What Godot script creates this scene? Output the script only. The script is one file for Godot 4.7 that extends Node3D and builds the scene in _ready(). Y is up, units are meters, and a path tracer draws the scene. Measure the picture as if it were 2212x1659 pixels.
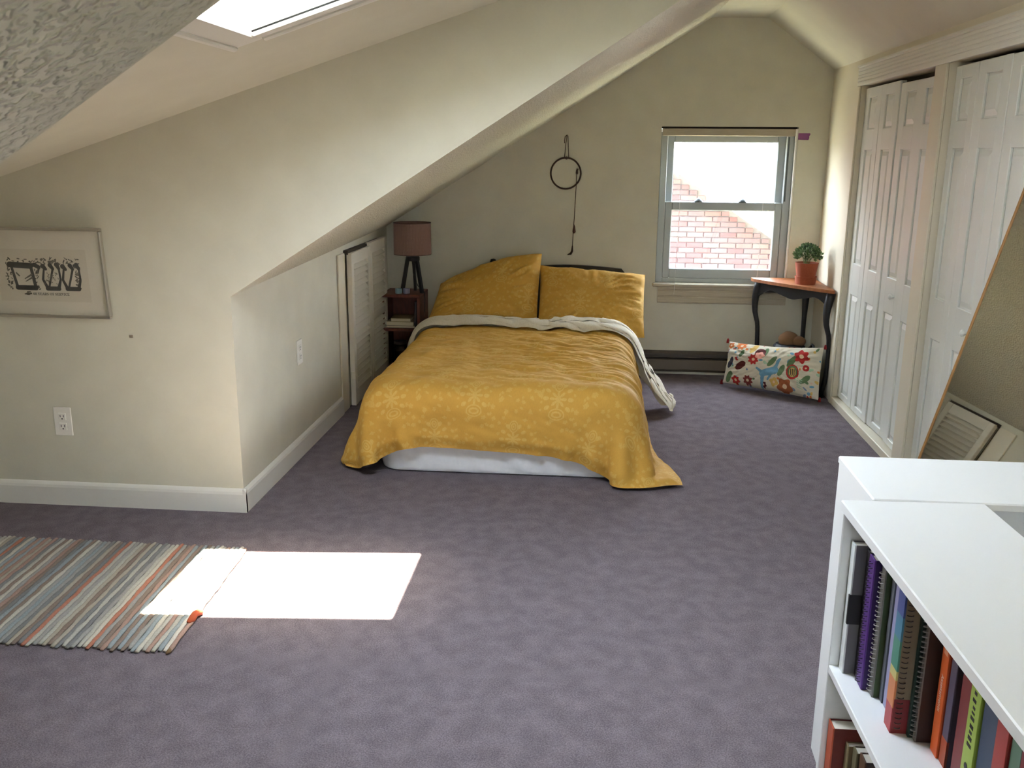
extends Node3D

# ------------------------------------------------------------------ setting-out (metres)
const FAR_Z := -6.95
const CHEEK_Z := -3.88
const NEAR_Z := -0.975
const REAR_Z := 1.7
const KNEE_X := -1.6
const CLOSET_X := 1.625
const FLAT_Y := 2.571
const DORMER_X := -3.2
const SUN_TRAVEL := Vector3(-0.255, -1.0, -0.24)

var taken := {}
var box_cache := {}
var rng := RandomNumberGenerator.new()
var M := {}

# ------------------------------------------------------------------ naming helpers
func numbered(called: String) -> String:
	if not taken.has(called):
		taken[called] = 0
		return called
	taken[called] += 1
	return "%s_%03d" % [called, taken[called]]

func thing(called: String, label: String, category: String, at := Vector3.ZERO, turn := 0.0, group := "") -> Node3D:
	var o := Node3D.new()
	o.name = numbered(called)
	add_child(o)
	o.position = at
	o.rotation.y = turn
	o.set_meta("label", label)
	o.set_meta("category", category)
	if group != "":
		o.set_meta("group", group)
	return o

func setting(called: String, label := "", category := "") -> Node3D:
	var o := Node3D.new()
	o.name = called
	add_child(o)
	o.set_meta("kind", "structure")
	if label != "":
		o.set_meta("label", label)
	if category != "":
		o.set_meta("category", category)
	return o

func part(called: String, mesh: Mesh, m: Material, parent: Node, xf := Transform3D.IDENTITY) -> MeshInstance3D:
	var o := MeshInstance3D.new()
	o.name = called
	o.mesh = mesh
	o.material_override = m
	o.cast_shadow = GeometryInstance3D.SHADOW_CASTING_SETTING_ON
	parent.add_child(o, true)
	o.transform = xf
	return o

func at(x: float, y: float, z: float) -> Transform3D:
	return Transform3D(Basis.IDENTITY, Vector3(x, y, z))

# ------------------------------------------------------------------ mesh helpers
func stool(smooth := false) -> SurfaceTool:
	var st := SurfaceTool.new()
	st.begin(Mesh.PRIMITIVE_TRIANGLES)
	st.set_smooth_group(0 if smooth else -1)
	return st

func done(st: SurfaceTool) -> ArrayMesh:
	st.generate_normals()
	return st.commit()

func tri(st: SurfaceTool, a: Vector3, b: Vector3, c: Vector3, out: Vector3) -> void:
	var n := (b - a).cross(c - a)
	if n.length_squared() < 1e-16:
		return
	if n.dot(out) > 0.0:
		st.add_vertex(a); st.add_vertex(c); st.add_vertex(b)
	else:
		st.add_vertex(a); st.add_vertex(b); st.add_vertex(c)

func quad(st: SurfaceTool, a: Vector3, b: Vector3, c: Vector3, d: Vector3, out: Vector3) -> void:
	tri(st, a, b, c, out)
	tri(st, a, c, d, out)

func add_box(st: SurfaceTool, lo: Vector3, hi: Vector3, bev := 0.0, xf := Transform3D.IDENTITY) -> void:
	var c := (lo + hi) * 0.5
	var h := (hi - lo) * 0.5
	var b: float = minf(bev, minf(h.x, minf(h.y, h.z)) * 0.95)
	var B := xf.basis
	for ax in 3:
		var u := (ax + 1) % 3
		var v := (ax + 2) % 3
		for s in [-1.0, 1.0]:
			var pts := []
			for k in [[-1, -1], [1, -1], [1, 1], [-1, 1]]:
				var p := Vector3.ZERO
				p[ax] = s * h[ax]
				p[u] = k[0] * (h[u] - b)
				p[v] = k[1] * (h[v] - b)
				pts.append(xf * (c + p))
			var n := Vector3.ZERO
			n[ax] = s
			quad(st, pts[0], pts[1], pts[2], pts[3], B * n)
	if b <= 0.0:
		return
	for ax in 3:
		var u := (ax + 1) % 3
		var v := (ax + 2) % 3
		for su in [-1.0, 1.0]:
			for sv in [-1.0, 1.0]:
				var q := []
				for k in [[-1, 0], [1, 0], [1, 1], [-1, 1]]:
					var p := Vector3.ZERO
					p[ax] = k[0] * (h[ax] - b)
					p[u] = su * (h[u] - (b if k[1] == 1 else 0.0))
					p[v] = sv * (h[v] - (b if k[1] == 0 else 0.0))
					q.append(xf * (c + p))
				var n := Vector3.ZERO
				n[u] = su
				n[v] = sv
				quad(st, q[0], q[1], q[2], q[3], B * n)
	for sx in [-1.0, 1.0]:
		for sy in [-1.0, 1.0]:
			for sz in [-1.0, 1.0]:
				var S := Vector3(sx, sy, sz)
				var q := []
				for ax in 3:
					var p := Vector3.ZERO
					for k in 3:
						p[k] = S[k] * (h[k] - (0.0 if k == ax else b))
					q.append(xf * (c + p))
				tri(st, q[0], q[1], q[2], B * S)

func box_mesh(size: Vector3, bev := 0.0) -> ArrayMesh:
	var key := [size, bev]
	if not box_cache.has(key):
		var st := stool()
		add_box(st, -size * 0.5, size * 0.5, bev)
		box_cache[key] = done(st)
	return box_cache[key]

func slab(called: String, lo: Vector3, hi: Vector3, bev: float, m: Material, parent: Node) -> MeshInstance3D:
	return part(called, box_mesh(hi - lo, bev), m, parent, Transform3D(Basis.IDENTITY, (lo + hi) * 0.5))

# polygon in a plane (given by a transform: x,y in the plane, z along the extrusion)
func add_prism(st: SurfaceTool, pts: PackedVector2Array, d0: float, d1: float, xf := Transform3D.IDENTITY) -> void:
	var ids := Geometry2D.triangulate_polygon(pts)
	var n := xf.basis.z.normalized() * signf(d1 - d0)
	for i in range(0, ids.size(), 3):
		var t := []
		for k in 3:
			t.append(pts[ids[i + k]])
		tri(st, xf * Vector3(t[0].x, t[0].y, d1), xf * Vector3(t[1].x, t[1].y, d1), xf * Vector3(t[2].x, t[2].y, d1), n)
		tri(st, xf * Vector3(t[0].x, t[0].y, d0), xf * Vector3(t[1].x, t[1].y, d0), xf * Vector3(t[2].x, t[2].y, d0), -n)
	var cw := Geometry2D.is_polygon_clockwise(pts)
	for i in pts.size():
		var a := pts[i]
		var b := pts[(i + 1) % pts.size()]
		var e := b - a
		var o := Vector2(e.y, -e.x)
		if cw:
			o = -o
		quad(st, xf * Vector3(a.x, a.y, d0), xf * Vector3(b.x, b.y, d0), xf * Vector3(b.x, b.y, d1), xf * Vector3(a.x, a.y, d1), xf.basis * Vector3(o.x, o.y, 0))

func prism(pts: Array, d0: float, d1: float, xf := Transform3D.IDENTITY) -> ArrayMesh:
	var st := stool()
	add_prism(st, PackedVector2Array(pts), d0, d1, xf)
	return done(st)

# the same triangles expressed in the axes of xf
func turned(st: SurfaceTool, xf: Transform3D) -> ArrayMesh:
	var out := SurfaceTool.new()
	out.append_from(done(st), 0, xf.affine_inverse())
	return out.commit()

# hexahedron given bottom quad and top quad
func add_hexa(st: SurfaceTool, lo: Array, hi: Array) -> void:
	var c := Vector3.ZERO
	for p in lo + hi:
		c += p
	c /= 8.0
	var faces := [[lo[0], lo[1], lo[2], lo[3]], [hi[0], hi[1], hi[2], hi[3]]]
	for i in 4:
		var j := (i + 1) % 4
		faces.append([lo[i], lo[j], hi[j], hi[i]])
	for f in faces:
		var fc: Vector3 = (f[0] + f[1] + f[2] + f[3]) / 4.0
		quad(st, f[0], f[1], f[2], f[3], fc - c)

func add_lathe(st: SurfaceTool, prof: Array, n := 32, c := Vector3.ZERO) -> void:
	for i in n:
		var a0 := TAU * i / n
		var a1 := TAU * (i + 1) / n
		for k in prof.size() - 1:
			var p: Vector2 = prof[k]
			var q: Vector2 = prof[k + 1]
			var d := q - p
			var am := (a0 + a1) * 0.5
			var out := Vector3(cos(am) * d.y, -d.x, sin(am) * d.y)
			quad(st, c + Vector3(cos(a0) * p.x, p.y, sin(a0) * p.x), c + Vector3(cos(a1) * p.x, p.y, sin(a1) * p.x), c + Vector3(cos(a1) * q.x, q.y, sin(a1) * q.x), c + Vector3(cos(a0) * q.x, q.y, sin(a0) * q.x), out)

func lathe(prof: Array, n := 32, smooth := false) -> ArrayMesh:
	var st := stool(smooth)
	add_lathe(st, prof, n)
	return done(st)

func add_tube(st: SurfaceTool, pts: Array, rad, n := 8, closed := false) -> void:
	var rings := []
	var m := pts.size()
	for i in m:
		var prev: Vector3 = pts[(i - 1 + m) % m] if (closed or i > 0) else pts[i]
		var next: Vector3 = pts[(i + 1) % m] if (closed or i < m - 1) else pts[i]
		var t := (next - prev).normalized()
		var up := Vector3.UP if absf(t.y) < 0.9 else Vector3.RIGHT
		var s := t.cross(up).normalized()
		var u := s.cross(t).normalized()
		var r: float = rad[i] if rad is Array else rad
		var ring := []
		for k in n:
			var a := TAU * k / n
			ring.append(pts[i] + (s * cos(a) + u * sin(a)) * r)
		rings.append(ring)
	var last := m if closed else m - 1
	for i in last:
		var j := (i + 1) % m
		# keep the twist small
		var best := 0
		var bd := 1e9
		for k in n:
			var d: float = rings[i][0].distance_squared_to(rings[j][k])
			if d < bd:
				bd = d
				best = k
		for k in n:
			var a: Vector3 = rings[i][k]
			var b: Vector3 = rings[i][(k + 1) % n]
			var c: Vector3 = rings[j][(k + 1 + best) % n]
			var d: Vector3 = rings[j][(k + best) % n]
			quad(st, a, b, c, d, (a + b + c + d) / 4.0 - (pts[i] + pts[j]) / 2.0)
	if not closed:
		for e in [0, m - 1]:
			var o: Vector3 = (pts[0] - pts[1]) if e == 0 else (pts[m - 1] - pts[m - 2])
			for k in n:
				tri(st, pts[e], rings[e][k], rings[e][(k + 1) % n], o)

func tube(pts: Array, rad, n := 8, closed := false) -> ArrayMesh:
	var st := stool(true)
	add_tube(st, pts, rad, n, closed)
	return done(st)

# smooth grid surface from an array of rows of points, with uv
func add_grid(st: SurfaceTool, P: Array, uvs: Array, flip := false) -> void:
	for j in P.size() - 1:
		for i in P[j].size() - 1:
			var order := [[j, i], [j, i + 1], [j + 1, i + 1], [j, i], [j + 1, i + 1], [j + 1, i]]
			if flip:
				order = [[j, i], [j + 1, i + 1], [j, i + 1], [j, i], [j + 1, i], [j + 1, i + 1]]
			for o in order:
				if uvs.size() > 0:
					st.set_uv(uvs[o[0]][o[1]])
				st.add_vertex(P[o[0]][o[1]])

# ------------------------------------------------------------------ materials
func plain(c: Color, rough := 0.7, metal := 0.0, spec := 0.5) -> StandardMaterial3D:
	var m := StandardMaterial3D.new()
	m.albedo_color = c
	m.roughness = rough
	m.metallic = metal
	m.metallic_specular = spec
	return m

func noise_tex(seed_: int, freq: float, size: int, a: Color, b: Color, octaves := 3, kind := FastNoiseLite.TYPE_SIMPLEX_SMOOTH, lo := 0.0, hi := 1.0) -> NoiseTexture2D:
	var n := FastNoiseLite.new()
	n.seed = seed_
	n.noise_type = kind
	n.frequency = freq
	n.fractal_octaves = octaves
	var t := NoiseTexture2D.new()
	t.width = size
	t.height = size
	t.seamless = true
	t.noise = n
	var g := Gradient.new()
	g.offsets = PackedFloat32Array([lo, hi])
	g.colors = PackedColorArray([a, b])
	t.color_ramp = g
	return t

func height_tex(seed_: int, freq: float, size: int, octaves := 3) -> NoiseTexture2D:
	return noise_tex(seed_, freq, size, Color.BLACK, Color.WHITE, octaves)

# two tones mixed by noise over a triplanar projection; scale = repeats per metre
func grained(a: Color, b: Color, seed_: int, freq: float, scale: Vector3, rough := 0.8, bump := 0.0, bump_freq := 0.05, world := false) -> StandardMaterial3D:
	var m := StandardMaterial3D.new()
	m.albedo_texture = noise_tex(seed_, freq, 256, a, b)
	m.roughness = rough
	m.uv1_triplanar = true
	m.uv1_world_triplanar = world
	m.uv1_scale = scale
	if bump > 0.0:
		m.heightmap_enabled = true
		m.heightmap_texture = height_tex(seed_ + 7, bump_freq, 256)
		m.heightmap_scale = bump
	return m

func make_materials() -> void:
	M.wall = grained(Color8(206, 203, 184), Color8(213, 210, 191), 11, 0.02, Vector3.ONE * 0.7, 0.75, 0.02, 0.12, true)
	M.far_wall = grained(Color8(206, 203, 184), Color8(213, 210, 191), 12, 0.02, Vector3.ONE * 0.7, 0.8, 0.02, 0.12, true)
	M.slope = grained(Color8(206, 203, 184), Color8(213, 210, 191), 13, 0.05, Vector3.ONE * 1.6, 0.5, 0.55, 0.09, false)
	M.slope.heightmap_texture = noise_tex(20, 0.075, 512, Color.BLACK, Color.WHITE, 2, FastNoiseLite.TYPE_SIMPLEX_SMOOTH, 0.45, 0.8)
	M.ceiling = grained(Color8(206, 203, 184), Color8(213, 210, 191), 14, 0.02, Vector3.ONE * 0.7, 0.7, 0.02, 0.1, true)
	M.trim = plain(Color8(226, 224, 214), 0.38)
	M.trim_warm = plain(Color8(220, 212, 190), 0.5)
	M.sill = grained(Color8(178, 168, 144), Color8(190, 180, 156), 29, 0.03, Vector3(1, 14, 1), 0.55)
	M.door = plain(Color8(220, 222, 214), 0.42)
	M.louvre = plain(Color8(216, 210, 194), 0.5)
	M.white = plain(Color8(238, 240, 238), 0.32)
	M.dark = plain(Color8(22, 20, 20), 0.55)
	M.black_paint = plain(Color8(26, 26, 30), 0.45)
	M.gap = plain(Color8(58, 50, 42), 0.9)  # dark brown standing in for shade in gaps; also on the heater fins
	M.carpet = carpet()
	M.wood = wood(Color8(92, 46, 30), Color8(120, 62, 40))
	M.oak = wood(Color8(140, 82, 44), Color8(170, 106, 58))
	M.mirror_frame = plain(Color8(150, 106, 54), 0.5)
	M.alu = plain(Color8(176, 184, 184), 0.42, 0.0)
	M.alu_dark = plain(Color8(84, 92, 92), 0.5)
	M.sheet = grained(Color8(232, 233, 234), Color8(240, 240, 240), 21, 0.05, Vector3.ONE * 2.0, 0.85)
	M.glass = glass(Color(0.85, 0.92, 0.92, 0.07))
	M.haze_glass = glass(Color(0.93, 0.95, 0.97, 0.06))
	M.silver = plain(Color8(190, 186, 174), 0.3, 0.85)
	M.terracotta = grained(Color8(146, 70, 44), Color8(162, 82, 52), 25, 0.05, Vector3.ONE * 5.0, 0.85)
	M.mortar = grained(Color8(100, 94, 91), Color8(112, 106, 103), 26, 0.1, Vector3.ONE * 1.0, 0.95)
	M.lining = grained(Color8(208, 198, 172), Color8(228, 220, 202), 27, 0.09, Vector3.ONE * 3.0, 0.9)

func glass(c: Color) -> StandardMaterial3D:
	var m := plain(c, 0.02)
	m.transparency = BaseMaterial3D.TRANSPARENCY_ALPHA
	return m

func wood(a: Color, b: Color) -> StandardMaterial3D:
	var m := grained(a, b, 31, 0.03, Vector3(6.0, 1.2, 6.0), 0.5)
	return m

func carpet() -> StandardMaterial3D:
	# cut-pile carpet: a fine speckle of pile with brushed, cloudy patches of nap
	var size := 1024
	var img := Image.create(size, size, true, Image.FORMAT_RGB8)
	var fine := FastNoiseLite.new()
	fine.seed = 5
	fine.frequency = 0.30
	fine.fractal_octaves = 2
	var mid := FastNoiseLite.new()
	mid.seed = 6
	mid.frequency = 0.018
	mid.fractal_octaves = 4
	var f_img := fine.get_seamless_image(size, size)
	var m_img := mid.get_seamless_image(size, size)
	for y in size:
		for x in size:
			var f := f_img.get_pixel(x, y).r
			var c := m_img.get_pixel(x, y).r
			var v := clampf(0.5 + (f - 0.5) * 0.9 + (c - 0.5) * 0.34, 0.0, 1.0)
			img.set_pixel(x, y, Color8(84, 77, 80).lerp(Color8(144, 133, 137), v))
	img.generate_mipmaps()
	var m := StandardMaterial3D.new()
	m.albedo_texture = ImageTexture.create_from_image(img)
	m.roughness = 1.0
	m.metallic_specular = 0.1
	m.uv1_triplanar = true
	m.uv1_world_triplanar = true
	m.uv1_scale = Vector3.ONE * 0.55
	m.heightmap_enabled = true
	m.heightmap_texture = height_tex(9, 0.30, 512, 2)
	m.heightmap_scale = 0.25
	return m

# ------------------------------------------------------------------ build
func _ready() -> void:
	rng.seed = 20250
	camera_and_light()
	make_materials()
	shell()
	far_window()
	skylight()
	added_rear_window()
	closet()
	louvre_door()
	baseboards()
	outlets()
	outside()
	bed()
	nightstand()
	corner_table()
	picture()
	wall_ring()
	rag_rug()
	mirror()
	bookcases()
	small_things()

func camera_and_light() -> void:
	var cam := Camera3D.new()
	cam.name = "camera"
	add_child(cam)
	cam.fov = 45.478
	cam.near = 0.05
	cam.far = 300.0
	var b := Basis(Vector3.UP, deg_to_rad(5.174)) * Basis(Vector3.RIGHT, deg_to_rad(-14.072)) * Basis(Vector3.BACK, deg_to_rad(0.459))
	cam.transform = Transform3D(b, Vector3(0, 1.63, 0))
	cam.current = true
	var sky_m := ProceduralSkyMaterial.new()
	sky_m.sky_top_color = Color(0.76, 0.81, 0.88)
	sky_m.sky_horizon_color = Color(0.93, 0.95, 0.98)
	sky_m.sky_curve = 0.25
	sky_m.ground_bottom_color = Color(0.40, 0.39, 0.36)
	sky_m.ground_horizon_color = Color(0.75, 0.75, 0.74)
	sky_m.sky_energy_multiplier = 1.0
	var sky := Sky.new()
	sky.sky_material = sky_m
	var env := Environment.new()
	env.background_mode = Environment.BG_SKY
	env.sky = sky
	env.background_energy_multiplier = 4.5
	env.tonemap_mode = Environment.TONE_MAPPER_LINEAR
	env.tonemap_exposure = 11.4
	env.sdfgi_enabled = true
	env.ssao_enabled = true
	env.ssil_enabled = true
	var we := WorldEnvironment.new()
	we.name = "world_environment"
	we.environment = env
	add_child(we)
	var sun := DirectionalLight3D.new()
	sun.name = "sun"
	add_child(sun)
	sun.look_at_from_position(Vector3.ZERO, SUN_TRAVEL, Vector3.FORWARD)
	sun.light_color = Color(1.0, 0.95, 0.87)
	sun.light_energy = 4.5
	sun.light_angular_distance = 0.53
	sun.shadow_enabled = true

# heights of the sloping undersides
func slope_y(x: float, z: float) -> float:
	var t := clampf((CHEEK_Z - z) / (CHEEK_Z - FAR_Z), 0.0, 1.0)
	return lerpf(2.030 + 0.636 * x, 2.0975 + 0.628 * x, t)

func slope_x(y: float, z: float) -> float:
	var t := clampf((CHEEK_Z - z) / (CHEEK_Z - FAR_Z), 0.0, 1.0)
	return lerpf((y - 2.030) / 0.636, (y - 2.0975) / 0.628, t)

func right_y(x: float) -> float:
	return FLAT_Y - 0.713 * (x - 1.137)

func dormer_y(x: float) -> float:
	return 2.356 + 0.322 * x

func shell() -> void:
	var s: Node3D
	s = setting("floor", "grey purple cut-pile carpet covering the attic floor", "floor")
	slab("carpet", Vector3(DORMER_X - 0.1, -0.15, FAR_Z - 0.1), Vector3(2.4, 0.0, REAR_Z + 0.1), 0.0, M.carpet, s)
	# the storeys below, as seen from outside
	s = setting("wall_outer")
	slab("siding", Vector3(-4.2, -5.6, FAR_Z - 0.16), Vector3(4.2, -0.16, REAR_Z + 0.16), 0.0, plain(Color8(150, 140, 128), 0.9), s)
	# far gable wall round the window opening
	s = setting("wall_far")
	var st := stool()
	var z0 := FAR_Z - 0.16
	add_box(st, Vector3(-1.9, -0.1, z0), Vector3(0.445, 2.85, FAR_Z))
	add_box(st, Vector3(1.412, -0.1, z0), Vector3(2.4, 2.85, FAR_Z))
	add_box(st, Vector3(0.445, 1.835, z0), Vector3(1.412, 2.85, FAR_Z))
	add_box(st, Vector3(0.445, -0.1, z0), Vector3(1.412, 0.695, FAR_Z))
	part("plaster", done(st), M.far_wall, s)
	# knee wall beside the bed
	s = setting("wall_knee")
	st = stool()
	add_hexa(st, [Vector3(-1.78, -0.05, FAR_Z - 0.05), Vector3(KNEE_X, -0.05, FAR_Z - 0.05), Vector3(KNEE_X, -0.05, CHEEK_Z - 0.02), Vector3(-1.78, -0.05, CHEEK_Z - 0.02)],
		[Vector3(-1.78, 1.13, FAR_Z - 0.05), Vector3(KNEE_X, 1.13, FAR_Z - 0.05), Vector3(KNEE_X, 1.03, CHEEK_Z - 0.02), Vector3(-1.78, 1.03, CHEEK_Z - 0.02)])
	part("plaster", done(st), M.wall, s)
	# cheek wall of the dormer, the one with the picture
	var xr := slope_x(FLAT_Y, CHEEK_Z)
	var xd := (FLAT_Y - 2.356) / 0.322
	s = setting("wall_cheek")
	part("plaster", prism([Vector2(DORMER_X - 0.1, -0.05), Vector2(KNEE_X, -0.05), Vector2(KNEE_X, slope_y(KNEE_X, CHEEK_Z)), Vector2(xr, FLAT_Y), Vector2(xr, FLAT_Y + 0.2), Vector2(xd, FLAT_Y + 0.2), Vector2(DORMER_X - 0.1, dormer_y(DORMER_X) + 0.1)], CHEEK_Z - 0.02, CHEEK_Z), M.wall, s)
	# near cheek
	s = setting("wall_near_cheek")
	part("plaster", prism([Vector2(DORMER_X - 0.1, -0.05), Vector2(KNEE_X, -0.05), Vector2(KNEE_X, slope_y(KNEE_X, 0)), Vector2(xr, FLAT_Y), Vector2(xr, FLAT_Y + 0.2), Vector2(xd, FLAT_Y + 0.2), Vector2(DORMER_X - 0.1, dormer_y(DORMER_X) + 0.1)], NEAR_Z, NEAR_Z + 0.004), M.wall, s)
	s = setting("wall_dormer")
	slab("plaster", Vector3(DORMER_X - 0.15, -0.05, CHEEK_Z - 0.02), Vector3(DORMER_X, 1.6, NEAR_Z + 0.1), 0.0, M.wall, s)
	s = setting("wall_near_knee")
	slab("plaster", Vector3(KNEE_X - 0.15, -0.05, NEAR_Z + 0.02), Vector3(KNEE_X, 1.06, REAR_Z + 0.1), 0.0, M.wall, s)
	# rear gable wall round the added window
	s = setting("wall_rear")
	st = stool()
	add_box(st, Vector3(-1.9, -0.1, REAR_Z), Vector3(ADDED_REAR_WIN[0], 2.85, REAR_Z + 0.16))
	add_box(st, Vector3(ADDED_REAR_WIN[1], -0.1, REAR_Z), Vector3(2.4, 2.85, REAR_Z + 0.16))
	add_box(st, Vector3(ADDED_REAR_WIN[0], ADDED_REAR_WIN[3], REAR_Z), Vector3(ADDED_REAR_WIN[1], 2.85, REAR_Z + 0.16))
	add_box(st, Vector3(ADDED_REAR_WIN[0], -0.1, REAR_Z), Vector3(ADDED_REAR_WIN[1], ADDED_REAR_WIN[2], REAR_Z + 0.16))
	part("plaster", done(st), M.far_wall, s)
	# ceilings
	s = setting("ceiling")
	st = stool()
	var fx := slope_x(FLAT_Y, FAR_Z)
	var za := FAR_Z - 0.05
	var zb := CHEEK_Z - 0.02
	var up := Vector3(-0.5, 0.85, 0) * 0.16
	var lo := [Vector3(-1.78, slope_y(-1.78, FAR_Z), za), Vector3(fx, FLAT_Y, za), Vector3(xr, FLAT_Y, zb), Vector3(-1.78, slope_y(-1.78, CHEEK_Z), zb)]
	add_hexa(st, lo, [lo[0] + up, lo[1] + up, lo[2] + up, lo[3] + up])
	var tilt := Transform3D(Basis(Vector3.BACK, atan(0.632)), Vector3.ZERO)
	part("bed_slope", turned(st, tilt), M.slope, s, tilt)
	st = stool()
	lo = [Vector3(-1.78, slope_y(-1.78, 0), NEAR_Z + 0.004), Vector3(xr, FLAT_Y, NEAR_Z + 0.004), Vector3(xr, FLAT_Y, REAR_Z + 0.05), Vector3(-1.78, slope_y(-1.78, 0), REAR_Z + 0.05)]
	add_hexa(st, lo, [lo[0] + up, lo[1] + up, lo[2] + up, lo[3] + up])
	part("near_slope", turned(st, tilt), M.slope, s, tilt)
	st = stool()
	add_box(st, Vector3(0.45, FLAT_Y, FAR_Z - 0.05), Vector3(1.4, FLAT_Y + 0.10, REAR_Z + 0.1))
	part("flat_strip", done(st), M.ceiling, s)
	st = stool()
	var rx := 1.137
	var ru := Vector3(0.5806, 0.8142, 0) * 0.10
	lo = [Vector3(rx, FLAT_Y, za), Vector3(2.4, right_y(2.4), za), Vector3(2.4, right_y(2.4), REAR_Z + 0.05), Vector3(rx, FLAT_Y, REAR_Z + 0.05)]
	add_hexa(st, lo, [lo[0] + ru, lo[1] + ru, lo[2] + ru, lo[3] + ru])
	part("closet_slope", done(st), M.ceiling, s)
	# dormer ceiling round the skylight opening
	st = stool()
	var t := 0.10
	var xs := [DORMER_X - 0.15, SKY[0], SKY[1], xd + 0.05]
	var zs := [CHEEK_Z - 0.1, SKY[2], SKY[3], NEAR_Z + 0.1]
	for i in 3:
		for j in 3:
			if i == 1 and j == 1:
				continue
			var q := [Vector3(xs[i], dormer_y(xs[i]), zs[j]), Vector3(xs[i + 1], dormer_y(xs[i + 1]), zs[j]), Vector3(xs[i + 1], dormer_y(xs[i + 1]), zs[j + 1]), Vector3(xs[i], dormer_y(xs[i]), zs[j + 1])]
			var nrm := Vector3(-0.3065, 0.9519, 0) * t
			add_hexa(st, q, [q[0] + nrm, q[1] + nrm, q[2] + nrm, q[3] + nrm])
	part("dormer_slope", done(st), M.ceiling, s)

const SKY := [-1.10, -0.03, -2.955, -2.36]      # skylight: x0, x1, z0, z1
const ADDED_REAR_WIN := [0.15, 0.85, 1.05, 1.85]     # added rear window: x0, x1, y0, y1

# ------------------------------------------------------------------ windows
func far_window() -> void:
	var w := setting("window_1", "grey framed double hung sash window above the corner table", "window")
	var zf := FAR_Z - 0.035
	# box frame in the opening
	var st := stool()
	add_box(st, Vector3(0.447, 0.70, zf - 0.09), Vector3(0.497, 1.80, zf), 0.004)
	add_box(st, Vector3(1.345, 0.70, zf - 0.09), Vector3(1.398, 1.80, zf), 0.004)
	add_box(st, Vector3(0.497, 0.70, zf - 0.09), Vector3(1.345, 0.735, zf), 0.004)
	part("frame", done(st), M.alu, w)
	st = stool()
	add_box(st, Vector3(0.452, 1.770, zf - 0.08), Vector3(1.402, 1.822, zf + 0.012), 0.004)
	part("head_board", done(st), M.sill, w)
	slab("head_gap_shade", Vector3(0.445, 1.822, zf - 0.1), Vector3(1.412, 1.836, zf - 0.01), 0.0, M.gap, w)  # solid dark slab painted as the shade in the gap over the head
	st = stool()
	add_box(st, Vector3(1.398, 0.70, FAR_Z - 0.10), Vector3(1.412, 1.822, FAR_Z - 0.002), 0.002)
	part("reveal", done(st), M.trim, w)
	# upper sash (outer track), lower sash (inner track)
	sash(w, 0.490, 1.350, 1.235, 1.775, zf - 0.062, 0.058, 0.055, 0.050, M.haze_glass)
	sash(w, 0.497, 1.345, 0.735, 1.300, zf - 0.022, 0.052, 0.072, 0.062, M.haze_glass)
	for x in [0.74, 1.06]:
		var k := stool(true)
		add_lathe(k, [Vector2(0.001, 0.028), Vector2(0.016, 0.022), Vector2(0.028, 0.008), Vector2(0.030, 0.0), Vector2(0.001, 0.0)], 12)
		part("sash_latch", done(k), M.alu_dark, w, at(x, 1.300, zf - 0.022))
	# dark strip put in as the shadow line of the track, right jamb
	slab("track_shadow", Vector3(1.352, 1.31, zf - 0.004), Vector3(1.364, 1.765, zf + 0.002), 0.0, M.alu_dark, w)
	# stool and apron
	st = stool()
	add_box(st, Vector3(0.425, 0.672, FAR_Z - 0.12), Vector3(1.43, 0.702, FAR_Z + 0.03), 0.008)
	part("sill", done(st), M.sill, w)
	st = stool()
	var prof := [Vector2(0, 0.552), Vector2(0.014, 0.552), Vector2(0.018, 0.560), Vector2(0.018, 0.594), Vector2(0.012, 0.600), Vector2(0.012, 0.604), Vector2(0.018, 0.610), Vector2(0.018, 0.640), Vector2(0.012, 0.646), Vector2(0.012, 0.651), Vector2(0.020, 0.660), Vector2(0.020, 0.672), Vector2(0, 0.672)]
	add_prism(st, PackedVector2Array(prof), 0.467, 1.414, Transform3D(Basis(Vector3(0, 0, 1), Vector3(0, 1, 0), Vector3(1, 0, 0)), Vector3(0, 0, FAR_Z)))
	part("apron", done(st), M.sill, w)
	for c in [[0.60, 1.74, 0.62], [1.20, 1.74, 0.72]]:
		part("blind_cord", tube([Vector3(c[0], c[1], FAR_Z - 0.012), Vector3(c[0] - 0.003, 1.2, FAR_Z + 0.02), Vector3(c[0] - 0.012, c[2], FAR_Z + 0.036)], 0.0013, 6), M.white, w)

func sash(w: Node3D, x0: float, x1: float, y0: float, y1: float, z: float, stile: float, bottom: float, top: float, g: Material) -> void:
	var st := stool()
	var d := 0.018
	add_box(st, Vector3(x0, y0, z - d), Vector3(x0 + stile, y1, z + d), 0.005)
	add_box(st, Vector3(x1 - stile, y0, z - d), Vector3(x1, y1, z + d), 0.005)
	add_box(st, Vector3(x0 + stile, y0, z - d), Vector3(x1 - stile, y0 + bottom, z + d), 0.005)
	add_box(st, Vector3(x0 + stile, y1 - top, z - d), Vector3(x1 - stile, y1, z + d), 0.005)
	var o := part("sash", done(st), M.alu, w)
	slab("pane", Vector3(x0 + stile - 0.004, y0 + bottom - 0.004, z - 0.002), Vector3(x1 - stile + 0.004, y1 - top + 0.004, z + 0.002), 0.0, g, o)

func skylight() -> void:
	var w := setting("window_2", "white cased skylight in the sloping dormer ceiling", "skylight")
	skylight_unit(w, Vector3(0.9519, 0.3065, 0), Vector3(-0.3065, 0.9519, 0), Vector3(SKY[0], dormer_y(SKY[0]), SKY[2]), (SKY[1] - SKY[0]) / 0.9519, SKY[3] - SKY[2], 0.115)

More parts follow.
